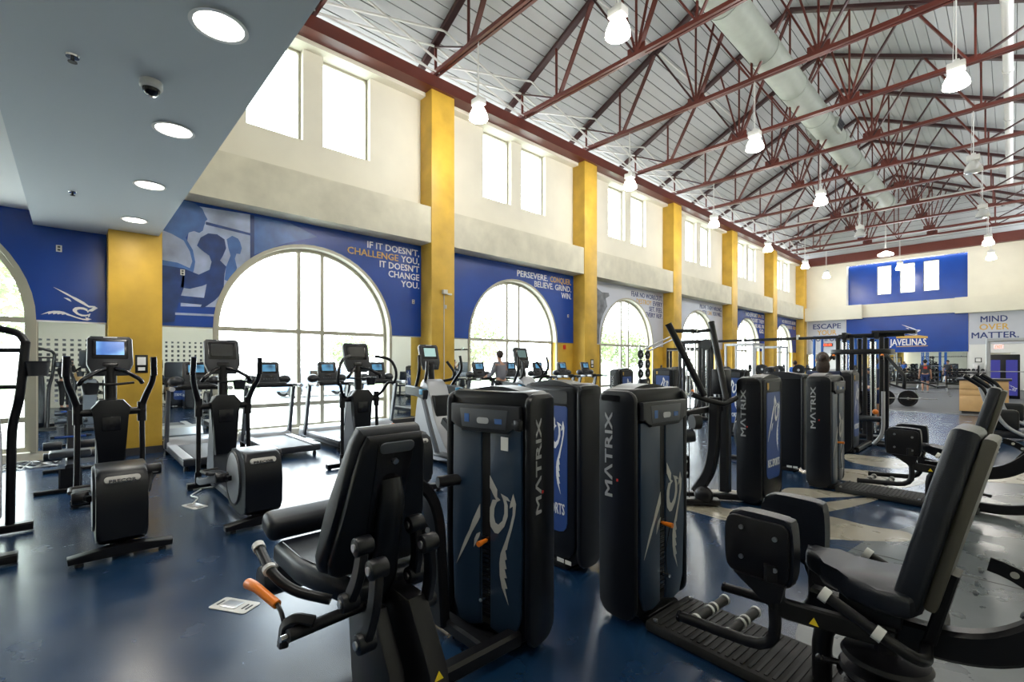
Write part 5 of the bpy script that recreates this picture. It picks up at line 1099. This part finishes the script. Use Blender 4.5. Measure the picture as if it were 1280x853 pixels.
def rack(label, loc, rz, m, h=2.3, group=None, w=1.2, d=1.2, plates=True):
    t = thing('squat_rack', label, 'squat rack', loc, rz, group=group)
    for x in (-w / 2, w / 2):
        for y in (-d / 2, d / 2):
            u = obj('upright', MB().tube([(x, y, 0.02), (x, y, h)], .1, sq=(0.09, 0.09)), m, t)
        obj('side_beam', MB().box((x, 0, h - 0.05), (0.08, d, 0.09)).box((x, 0, 0.06), (0.08, d, 0.09)), m, t)
        obj('safety_arm', MB().box((x, 0, 0.85), (0.06, d, 0.07)), mat('yellow_painted_steel', (0.75, 0.5, 0.02), 0.4), t)
    obj('top_beam', MB().box((0, -d / 2, h - 0.05), (w, 0.08, 0.09)).box((0, d / 2, h - 0.05), (w, 0.08, 0.09)), m, t)
    obj('pull_up_bar', MB().cyl((-w / 2, -d / 2 - .1, h - 0.1), (w / 2, -d / 2 - .1, h - 0.1), 0.02), STEEL, t)
    if plates:
        obj('barbell', MB().cyl((-1.1, -d / 2 - 0.08, 1.32), (1.1, -d / 2 - 0.08, 1.32), 0.016), STEEL, t)
        for s in (-1, 1): plate_disc(t, (s * 0.85, -d / 2 - 0.08, 1.32), 0.22, (s, 0, 0))
    return t
r1 = rack('blue power rack with yellow arms left of the multi-cable station', (-5.1, 23.4, 0), 0, BLUES, 2.75)
r2 = dup(r1, loc=(-4.55, 25.8, 0), label='blue power rack with yellow arms right of the multi-cable station')
r3 = rack('silver grey rack near the corner windows, left of the woman with the bun', (-8.4, 22.5, 0), 0, SILVER, 2.5)
dup(r3, loc=(-8.9, 27.5, 0), label='silver grey rack further back beside the blue mural column')
r4 = rack('black rack near the white mural window behind the raised pulldown arms', (-8.8, 17.6, 0), 0.4, BLACK, 2.2)
dup(r3, loc=(0.0, 24.6, 0), rz=0, label='silver rack with black plate at the right picture edge')
pt = thing('plate_tree', 'stand of round black plates against the mural window', 'plate stand', (-9.6, 15.6, 0))
obj('post', MB().tube([(0, 0, 0.05), (0, 0, 2.3)], .1, sq=(0.07, 0.07)).box((0, 0, 0.04), (0.6, 0.6, 0.06)), STEEL, pt)
obj('boom', MB().tube([(0, 0, 2.05), (0.3, 1.7, 2.65)], 0.03), SILVER, pt)
for i in range(5): plate_disc(pt, (0.06, 0, 0.5 + i * 0.36), 0.17)
dup(pt, loc=(-9.9, 16.6, 0), label='second stand of black plates against the mural window, further right')
# plates on storage in the middle distance
for x, y, lb in ((-5.2, 20.2, 'rack of black weight plates left of the woman with the bun'), (-6.9, 21.4, 'low storage stand with black plates in the middle of the gym')):
    t = thing('plate_rack', lb, 'plate rack', (x, y, 0))
    obj('frame', MB().tube([(-0.5, 0, 0.05), (-0.2, 0, 1.5)], .1, sq=(0.07, 0.07)).tube([(0.5, 0, 0.05), (0.2, 0, 1.5)], .1, sq=(0.07, 0.07)).box((0, 0, 0.9), (0.6, 0.06, 0.06)).box((0, 0, 1.4), (0.5, 0.06, 0.06)), BLACK, t)
    for c in ((-0.35, -0.08, 1.35), (0.3, -0.08, 1.3), (-0.4, -0.08, 0.8), (0.35, -0.08, 0.75)): plate_disc(t, c, 0.21, (0, -1, 0), 0.09)
# dumbbell racks on the far wall
NTH = ('first', 'second', 'third', 'fourth', 'fifth', 'sixth', 'seventh', 'eighth', 'ninth')
for ri, (x0, lb) in enumerate(((-7.6, 'left'), (-5.2, 'middle'), (-2.9 + .1, 'right'))):
    t = thing('dumbbell_rack', 'three-tier black dumbbell rack, %s one of three below the far mirror' % lb, 'dumbbell rack', (x0 + 1.0, LF - 1.0, 0))
    for x in (-1.0, 1.0): obj('rack_side', MB().prism([(-0.35, 0), (0.3, 0), (0.3, 1.15), (0.2, 1.15), (-0.35, 0.3)], (x, 0, 0), (0, 1, 0), (0, 0, 1), (0.05, 0, 0)), BLACK, t)
    for i in range(3): obj('shelf', MB().box((0, -0.22 + i * 0.2, 0.32 + i * 0.34), (2.0, 0.24, 0.04), 0, 2, rotm(0.25, 0, 0)), BLACK, t)
dm = MB().cyl((0, -0.17, 0), (0, -0.05, 0), 0.085, n=10).cyl((0, 0.05, 0), (0, 0.17, 0), 0.085, n=10).cyl((0, -0.06, 0), (0, 0.06, 0), 0.018, n=6).mesh('dumbbell'); dm.materials.append(SHELL)
for ri, x0 in enumerate((-7.6, -5.2, -2.8)):
    for i in range(3):
        for j in range(9):
            o = bpy.data.objects.new('dumbbell', dm); col.objects.link(o)
            o.location = (x0 + 0.20 + j * 0.20, LF - 1.22 + i * 0.2, 0.49 + i * 0.34)
            tag(o, 'black dumbbell, ' + NTH[j] + ' from the left on the %s tier, %s rack' % (('bottom', 'middle', 'top')[i], ('left', 'middle', 'right')[ri]), 'dumbbell', 'dumbbells on the %s tier of the %s rack' % (('bottom', 'middle', 'top')[i], ('left', 'middle', 'right')[ri]))
# benches and barbell on the rubber floor
def bench(label, loc, rz):
    t = thing('weight_bench', label, 'bench', loc, rz)
    obj('seat', MB().box((0.25, 0, 0.45), (0.4, 0.28, 0.07), 0.02), VINYL, t); obj('backrest', MB().box((-0.35, 0, 0.58), (0.85, 0.28, 0.07), 0.02, 2, rotm(0, 0.35, 0)), VINYL, t)
    obj('leg', MB().tube([(-0.6, 0, 0.5), (-0.75, 0, 0.03)], .1, sq=(0.06, 0.06)), STEEL, t); obj('leg', MB().tube([(0.4, 0, 0.42), (0.55, 0, 0.03)], .1, sq=(0.06, 0.06)), STEEL, t)
    obj('base_bar', MB().box((-0.05, 0, 0.2), (1.2, 0.07, 0.05)).box((-0.75, 0, 0.03), (0.06, 0.5, 0.05)).box((0.55, 0, 0.03), (0.06, 0.5, 0.05)), STEEL, t)
bench('inclined black bench on the rubber floor beside the standing man', (-3.35, 27.5, 0), 0.5)
bench('flat bench further right of the standing man', (-2.6, 31.0, 0), 0.0)
bp_ = thing('barbell', 'loaded barbell with large black plates lying on the rubber floor', 'barbell', (-2.75, 22.4, 0))
obj('bar', MB().cyl((-1.0, 0, 0.30), (0.9, 0.5, 0.30), 0.018), STEEL, bp_)
for s, c in ((1, (-0.55, 0.12, 0.30)), (1, (0.1, 0.30, 0.30))): plate_disc(bp_, c, 0.30, (0.35, -0.93, 0), 0.10)
dk = thing('reception_desk', 'maple desk unit with dark top standing at the edge of the rubber floor', 'desk', (-0.62, 21.3, 0))
obj('carcass', MB().box((0, 0.02, 0.575), (1.10, 0.78, 0.99)), WOOD, dk); obj('plinth', MB().box((0, 0.04, 0.04), (1.0, 0.7, 0.08)), BASEB, dk)
obj('worktop', MB().box((0, 0, 1.10), (1.24, 0.92, 0.06), 0.01), mat('dark_worktop', (0.03, 0.03, 0.035), 0.3), dk)
for z, h in ((0.33, 0.50), (0.68, 0.18), (0.92, 0.27)): obj('drawer_front', MB().box((0, -0.385, z), (1.08, 0.025, h - 0.015), 0.003), WOOD, dk)
# recumbent bikes / seats at the right edge, middle distance
def recumbent(label, loc, rz):
    t = thing('recumbent_bike', label, 'exercise bike', loc, rz)
    obj('curved_frame', MB().tube([(0.9, -0.2, 0.06), (0.1, -0.22, 0.06), (-0.35, -0.22, 0.35), (-0.55, -0.22, 1.15)], 0.035, fil=0.3, fs=6), SILVER, t)
    obj('curved_frame', MB().tube([(0.9, 0.2, 0.06), (0.1, 0.22, 0.06), (-0.35, 0.22, 0.35), (-0.55, 0.22, 1.15)], 0.035, fil=0.3, fs=6), SILVER, t)
    obj('handlebar', MB().tube([(-0.4, -0.22, 0.9), (-0.55, -0.22, 1.15), (-0.8, -0.25, 1.35)], 0.045), SHELL, t); obj('handlebar', MB().tube([(-0.4, 0.22, 0.9), (-0.55, 0.22, 1.15), (-0.8, 0.25, 1.35)], 0.045), SHELL, t)
    obj('seat', MB().box((0.45, 0, 0.55), (0.42, 0.42, 0.10), 0.04, 3), VINYL, t); obj('backrest', MB().box((0.75, 0, 0.95), (0.12, 0.42, 0.65), 0.05, 3, rotm(0, 0.2, 0)), VINYL, t)
    obj('base', MB().box((0.2, 0, 0.12), (1.4, 0.22, 0.14), 0.03), DGREY, t); obj('pedal_box', MB().box((-0.25, 0, 0.42), (0.5, 0.2, 0.45), 0.08, 3), SHELL, t)
    obj('blue_strip', MB().box((0.3, -0.12, 0.62), (0.5, 0.02, 0.04)), BLUES, t)
recumbent('recumbent bike with curved silver frame right of the maple desk', (0.1, 14.5, 0), 0.3)
recumbent('recumbent bike with black seat at the right edge, behind the curved frame one', (0.2, 16.9, 0), 0.2)
pm = thing('weight_machine', 'machine with purple-blue panels standing before the far doorway', 'weight machine', (-0.28, 31.0, 0))
obj('frame', MB().box((0, 0, 1.0), (1.05, 0.5, 2.0), 0.03), SHELL, pm)
for s in (-1, 1): obj('side_decal', MB().box((s * 0.27, -0.26, 0.95), (0.36, 0.02, 1.6)), mat('violet_blue_decal', (0.06, 0.06, 0.42), 0.3), pm)
logo((0.27, -0.275, 0.5), (1, 0, 0), (0, -1, 0), 0.35, 0.3, TXTW, pm)

# yellow notices on columns and small wall things
for y, z, lb in ((14.05, 1.60, 'black and white notice on the third golden column'), (20.75, 1.55, 'black and white notice on the fourth golden column'), (0.90, 1.62, 'small black notice with white print on the first golden column')):
    o = tag(obj('notice', B(CF, CF + 0.012, y - 0.09, y + 0.09, z - 0.16, z + 0.16, 0.003), BLACK), lb, 'sign')
    obj('notice_print', B(CF + 0.012, CF + 0.014, y - 0.06, y + 0.06, z - 0.02, z + 0.12), WHITE, o); obj('notice_print', B(CF + 0.012, CF + 0.014, y - 0.05, y + 0.05, z - 0.12, z - 0.06), WHITE, o)
o = thing('wall_sensor', 'white box sensor with cable conduit on the second golden column', 'sensor', (CF, 7.42, 3.55))
obj('sensor_box', MB().box((0.05, 0, 0.02), (0.10, 0.14, 0.12), 0.01).box((0.06, 0.14, -0.03), (0.05, 0.16, 0.05), 0.01), WHITEP, o); obj('conduit_pipe', MB().cyl((0.015, 0, -3.4), (0.015, 0, 0), 0.012), WHITEP, o)
obj('switch_box', MB().box((0.02, 0.05, -0.38), (0.03, 0.05, 0.10), 0.004), WHITEP, o)
tag(obj('speaker', MB().box((XW + 0.06, 7.95, 4.70), (0.10, 0.2, 0.16), 0.01), GREYP), 'small grey box speaker on the blue mural beside the second column', 'speaker')
t = tag(obj('fire_alarm', MB().box((XW + 0.03, 13.1, 2.2), (0.05, 0.12, 0.16), 0.01), RED), 'small red fire alarm on the golden strip beside the third column', 'alarm')
o = thing('spray_bottle', 'small bottle with orange cap on the treadmill behind the leg curl backrest', 'bottle', (-8.6, 4.75, 0.208))
obj('bottle_body', MB().lathe([(0, 0), (0.045, 0), (0.05, 0.02), (0.05, 0.11), (0.025, 0.14), (0, 0.14)], n=16), WHITEP, o); obj('cap', MB().cyl((0, 0, 0.14), (0, 0, 0.20), 0.028), ORANGE, o)

# ---------------- people ----------------
def skin_mesh(name, pts, edges, m, parent, root=0, sub=2):
    me = bpy.data.meshes.new(name); me.from_pydata([p[:3] for p in pts], edges, [])
    o = bpy.data.objects.new(name, me); col.objects.link(o)
    o.modifiers.new('skin', 'SKIN')
    if not me.skin_vertices:
        bm = bmesh.new(); bm.from_mesh(me); bm.verts.layers.skin.verify(); bm.to_mesh(me); bm.free()
    for i, p in enumerate(pts):
        r = p[3]; me.skin_vertices[0].data[i].radius = (r, r if len(p) < 5 else p[4])
        me.skin_vertices[0].data[i].use_root = (i == root)
    s = o.modifiers.new('sub', 'SUBSURF'); s.levels = sub; s.render_levels = sub
    dg = bpy.context.evaluated_depsgraph_get(); bpy.context.view_layer.update()
    m2 = bpy.data.meshes.new_from_object(o.evaluated_get(dg)); bpy.data.objects.remove(o)
    m2.polygons.foreach_set('use_smooth', [True] * len(m2.polygons)); m2.materials.clear(); m2.materials.append(m); m2.name = name
    o = bpy.data.objects.new(name, m2); col.objects.link(o); o.parent = parent
    return o
def person(label, loc, rz, H, top, legs, hands, hair=HAIR, lean=0.0, bun=False, sleeves=1, short=False, cap=None, longhair=False, stride=0.0, print_=False):
    """faces local +X. hands = ((elbow L),(wrist L),(elbow R),(wrist R)) for a 1.7 m figure"""
    t = thing('person', label, 'person', loc, rz); k = H / 1.7
    def S(*p): return tuple(v * k for v in p)
    eL, wL, eR, wR = hands
    L = lean
    st = stride
    P = [S(0, 0, .95, .125), S(.01 + L * .3, 0, 1.12, .098), S(L * .7, 0, 1.32, .108), S(L, 0, 1.46, .05), S(.02 + L * 1.1, 0, 1.54, .055), S(.02 + L * 1.1, 0, 1.62, .088), S(.01 + L * 1.1, 0, 1.665, .07),
         S(L * .9, .17, 1.40, .055), S(*eL, .042), S(*wL, .03), S(L * .9, -.17, 1.40, .055), S(*eR, .042), S(*wR, .03),
         S(0, .095, .88, .09), S(.02 + st, .10, .50, .058), S(-.01 + st * .2, .10, .10, .038), S(.13 + st * .2, .11, .035, .035),
         S(0, -.095, .88, .09), S(.02 - st, -.10, .50, .058), S(-.01 - st * 1.6, -.10, .10, .038), S(.13 - st * 1.6, -.11, .035, .035)]
    E_ = [(0, 1), (1, 2), (2, 3), (3, 4), (4, 5), (5, 6), (2, 7), (7, 8), (8, 9), (2, 10), (10, 11), (11, 12), (0, 13), (13, 14), (14, 15), (15, 16), (0, 17), (17, 18), (18, 19), (19, 20)]
    for w_, e_ in ((9, 8), (12, 11)):
        a = Vector(P[e_][:3]); b = Vector(P[w_][:3]); d = (b - a).normalized(); sd = d.cross(Vector((0, 0, 1)));
        sd = sd.normalized() if sd.length > .1 else Vector((1, 0, 0))
        n0 = len(P); q = b + d * .07 * k; P.append((*q, .03 * k)); E_.append((w_, n0))
        for j, (off, ln) in enumerate(((-.03, .065), (-.01, .08), (.01, .075), (.03, .055))):
            f1 = q + d * .03 * k + sd * off * k; f2 = f1 + d * ln * k * .55 + Vector((0, 0, -.012)); m_ = len(P)
            P.append((*f1, .011 * k)); P.append((*f2, .008 * k)); E_ += [(n0, m_), (m_, m_ + 1)]
        th = b + d * .03 * k + Vector((0, 0, .035 * k)); m_ = len(P); P.append((*th, .012 * k)); P.append((*(th + d * .04 * k), .009 * k)); E_ += [(w_, m_), (m_, m_ + 1)]
    skin_mesh('body', P, E_, SKIN, t)
    f = 1.42
    T_ = [(*P[0][:3], P[0][3] * 1.08), (*P[1][:3], P[1][3] * f), (*P[2][:3], P[2][3] * f), (P[3][0], 0, P[3][2] - .005 * k, P[3][3] * 1.45), (*P[7][:3], P[7][3] * 1.5), (*P[10][:3], P[10][3] * 1.5)]
    Te = [(0, 1), (1, 2), (2, 3), (2, 4), (2, 5)]
    for sh, e_, w_ in ((4, 8, 9), (5, 11, 12)):
        a = Vector(P[e_][:3]); n0 = len(T_)
        if sleeves >= 1:
            s0 = Vector(T_[sh][:3]); q = s0.lerp(a, 1.0 if sleeves > 1 else .7); T_.append((*q, P[e_][3] * 1.4)); Te.append((sh, n0))
            if sleeves > 1:
                q2 = a.lerp(Vector(P[w_][:3]), .92); T_.append((*q2, P[w_][3] * 1.45)); Te.append((n0, n0 + 1))
    skin_mesh('shirt', T_, Te, top, t)
    e = .40 if short else .93
    Q = [(*P[0][:3], .135 * k)]; Qe = []
    for h_, kn, an in ((13, 14, 15), (17, 18, 19)):
        n0 = len(Q); Q.append((*P[h_][:3], P[h_][3] * 1.16)); kv = Vector(P[kn][:3]); av = Vector(P[an][:3])
        if short: Q.append((*Vector(P[h_][:3]).lerp(kv, .8), .085 * k)); Qe += [(0, n0), (n0, n0 + 1)]
        else: Q.append((*kv, .072 * k)); Q.append((*kv.lerp(av, .93), .056 * k)); Qe += [(0, n0), (n0, n0 + 1), (n0 + 1, n0 + 2)]
    skin_mesh('trousers', Q, Qe, legs, t)
    hx, hz = (.015 + L * 1.1) * k, 1.635 * k
    hr = MB().sph((hx - .02 * k, 0, hz + .025 * k), .105 * k, 18, (1.0, .86, 1.05))
    if longhair: hr.sph((hx - .055 * k, 0, hz - .10 * k), .095 * k, 14, (.7, 1.0, 1.5))
    if bun: hr.sph((hx - .10 * k, 0, hz + .045 * k), .055 * k, 12)
    for v in hr.bm.verts:
        if v.co.x > hx + .035 * k and v.co.z < hz + .07 * k: v.co.x = hx + .035 * k
    obj('hair', hr, cap or hair, t)
    fc = MB().sph((hx + .10 * k, 0, hz - .01 * k), .014 * k, 8, (1.1, .8, 1.5)); obj('nose', fc, SKIN, t)
    for s in (-1, 1):
        obj('eye', MB().sph((hx + .082 * k, s * .032 * k, hz + .015 * k), .011 * k, 8), DGREY, t); obj('ear', MB().sph((hx, s * .088 * k, hz), .022 * k, 8, (.8, .5, 1.3)), SKIN, t)
    obj('mouth', MB().box((hx + .088 * k, 0, hz - .048 * k), (.01, .04 * k, .008)), RED, t)
    for i in (16, 20):
        q = P[i]; obj('shoe', MB().box((q[0] - .05 * k, q[1], .045 * k), (.27 * k, .095 * k, .085 * k), .03, 3), DGREY, t)
    if print_: obj('shirt_print', MB().box((-.152 * k, 0, 1.32 * k), (.01, .14 * k, .13 * k), .004), RED, t)
    return t
down = ((-.02, .22, 1.12), (.06, .24, .86), (-.02, -.22, 1.12), (.06, -.24, .86))
NAVYC = mat('navy_cotton', (0.02, 0.03, 0.07), 0.85); BLKC = mat('black_cloth', (0.012, 0.012, 0.014), 0.85); GREYC = mat('grey_fleece', (0.20, 0.20, 0.23), 0.9); BLUEC = mat('blue_shorts_cloth', (0.015, 0.03, 0.11), 0.85)
# photographer behind the camera, visible in the mirror
ang = math.atan2(0.6839, -0.7296)
ph = person('person in black holding up a camera to photograph, seen in the left mirror', (0.21, -0.20, 0), ang, 1.74, BLKC, BLKC, ((.10, .26, 1.28), (.16, .12, 1.55), (.10, -.26, 1.28), (.16, -.12, 1.55)), longhair=True, sleeves=2)
cmr = tag(obj('photo_camera', MB().box((0, 0, 0), (0.06, 0.14, 0.10), 0.01), BLACK), 'black camera held at the photographer\'s face, in the mirror', 'camera')
cmr.location = (0.045, -0.042, 1.62); cmr.rotation_euler = (0, 0, ang)
bag = thing('shoulder_bag', 'tan bag hanging at the photographer\'s side, seen in the mirror', 'bag', (0.50, 0.16, 0.95)); obj('bag_body', MB().box((0, 0, 0.15), (0.12, 0.26, 0.36), 0.04, 3, rotm(0, 0, 0.7)), WOOD, bag)
obj('strap', MB().tube([(0.0, 0.0, 0.3), (-0.04, -0.10, 0.5), (-0.10, -0.2, 0.56)], 0.012), WOOD, bag)
person('person in a grey hoodie walking on a treadmill before the second window', (-9.15, 8.2, 0.2), PI, 1.70, GREYC, BLKC, ((.10, .24, 1.14), (.32, .22, 1.08), (.10, -.24, 1.14), (.32, -.22, 1.08)), sleeves=2, lean=.06, stride=.12)
person('woman with dark hair bun and navy top, seen from behind past the towers', (-2.12, 8.95, 0), 1.9, 1.75, NAVYC, BLKC, ((.10, .20, 1.16), (.30, .12, 1.12), (.10, -.20, 1.16), (.30, -.12, 1.12)), bun=True, longhair=True, sleeves=1)
person('man in dark printed t-shirt and blue shorts at the dumbbell rack, from behind', (-3.25, 34.0, 0), 1.7, 1.74, mat('charcoal_cotton', (0.05, 0.05, 0.06), 0.9), BLUEC, down, cap=BLKC, short=True, print_=True)
person('person half hidden behind the right uprights of the cable station', (-2.36, 14.6, 0), 2.2, 1.72, NAVYC, BLUEC, ((.05, .24, 1.3), (.2, .2, 1.5), (-.02, -.22, 1.12), (.06, -.24, .86)), short=True)
person('small distant person in a blue top beside the plate rack', (-6.9, 24.5, 0), 1.6, 1.66, mat('bright_blue_cotton', (0.02, 0.10, 0.4), 0.8), BLKC, down)

# ---------------- outside ----------------
PAVE = mat('pale_concrete_paving', (0.55, 0.54, 0.50), 0.9, noise=0.06, nscale=1)
LAWN = mat('washed_out_lawn_green', (0.28, 0.36, 0.18), 0.95, noise=0.3, nscale=20)  # paler than real grass, the washed-out daylight is put into the colour
struct(obj('ground', B(-60, -11.6, -40, 80, -0.25, -0.12), LAWN)); struct(obj('pavement', B(-30, -11.6, -40, 80, -0.14, -0.06), PAVE)) 
LEAF = mat('washed_out_leaf_green', (0.33, 0.40, 0.22), 0.8, noise=0.4, nscale=3); BARK = mat('tree_bark', (0.25, 0.21, 0.17), 0.9)  # leaves lighter than life, overexposed look painted into their green
def tree(label, loc, h, r, seed):
    rg = random.Random(seed)
    t = thing('tree', label, 'tree', loc, group='trees outside the windows')
    tr = MB().tube([(0, 0, 0), (0.1, 0.15, h * .3), (-0.1, 0.3, h * .55)], (0.17, 0.09), n=10, fil=.3)
    for i in range(5):
        a = i * 1.3; tr.tube([(0, 0.15, h * .32), (math.cos(a) * r * .5, math.sin(a) * r * .5, h * .6)], (0.07, 0.03), n=6)
    obj('trunk', tr, BARK, t)
    bm = bmesh.new()
    for i in range(2200):
        while True:
            p = Vector((rg.uniform(-1, 1), rg.uniform(-1, 1), rg.uniform(-1, 1)))
            if 0.35 < p.length < 1: break
        p = Vector((p.x * r, p.y * r, h * .68 + p.z * h * .34)); s = rg.uniform(.09, .17)
        q = Matrix.Rotation(rg.uniform(0, 6.3), 3, (rg.uniform(-1, 1), rg.uniform(-1, 1), 1.01)); vs = [bm.verts.new(p + q @ Vector(c) * s) for c in ((-1, 0, 0), (0, -.6, .2), (1, 0, 0), (0, .6, .2))]
        bm.faces.new(vs)
    me = bpy.data.meshes.new('foliage'); bm.to_mesh(me); bm.free(); me.materials.append(LEAF)
    o = bpy.data.objects.new('foliage', me); col.objects.link(o); o.parent = t; o['kind'] = 'stuff'
tree('tree outside the left arched window', (-17.5, -2.6, -0.1), 5.5, 2.4, 1)
tree('tree outside, seen through the right half of the PERSEVERE window', (-21, 16.2, -0.1), 4.6, 2.4, 2)
tree('young forked tree outside the white mural window, left side', (-19, 24.5, -0.1), 4.2, 1.8, 3)
tree('young forked tree outside the white mural window, right side', (-19, 29.0, -0.1), 4.0, 1.8, 4)
tree('distant tree behind the right edge of the big arched window', (-38, 17.0, -0.1), 4.0, 2.0, 5)
cr = thing('car', 'pale blue car parked outside the big arched window', 'car', (-24.0, 9.0, -0.06), PI / 2)
obj('body', MB().prism(smooth_poly([(-2.1, 0.35), (-2.1, 0.8), (-1.3, 0.95), (-0.7, 1.4), (0.8, 1.42), (1.4, 0.98), (2.1, 0.85), (2.15, 0.35)], 3), (0, -0.85, 0), (1, 0, 0), (0, 0, 1), (0, 1.7, 0), 0.06), mat('pale_blue_car_paint', (0.18, 0.26, 0.42), 0.3, coat=0.5), cr)
obj('side_window', MB().box((0.1, -0.86, 1.12), (1.5, 0.02, 0.35)).box((0.1, 0.86, 1.12), (1.5, 0.02, 0.35)), GLOSSB, cr)
for x in (-1.35, 1.35):
    for y in (-0.85, 0.85):
        w = obj('wheel', MB().cyl((x, y - 0.1, 0.32), (x, y + 0.1, 0.32), 0.32, n=24), RUBBER, cr); obj('hubcap', MB().cyl((x, y - 0.12, 0.32), (x, y + 0.12, 0.32), 0.2, n=16), SILVER, w)
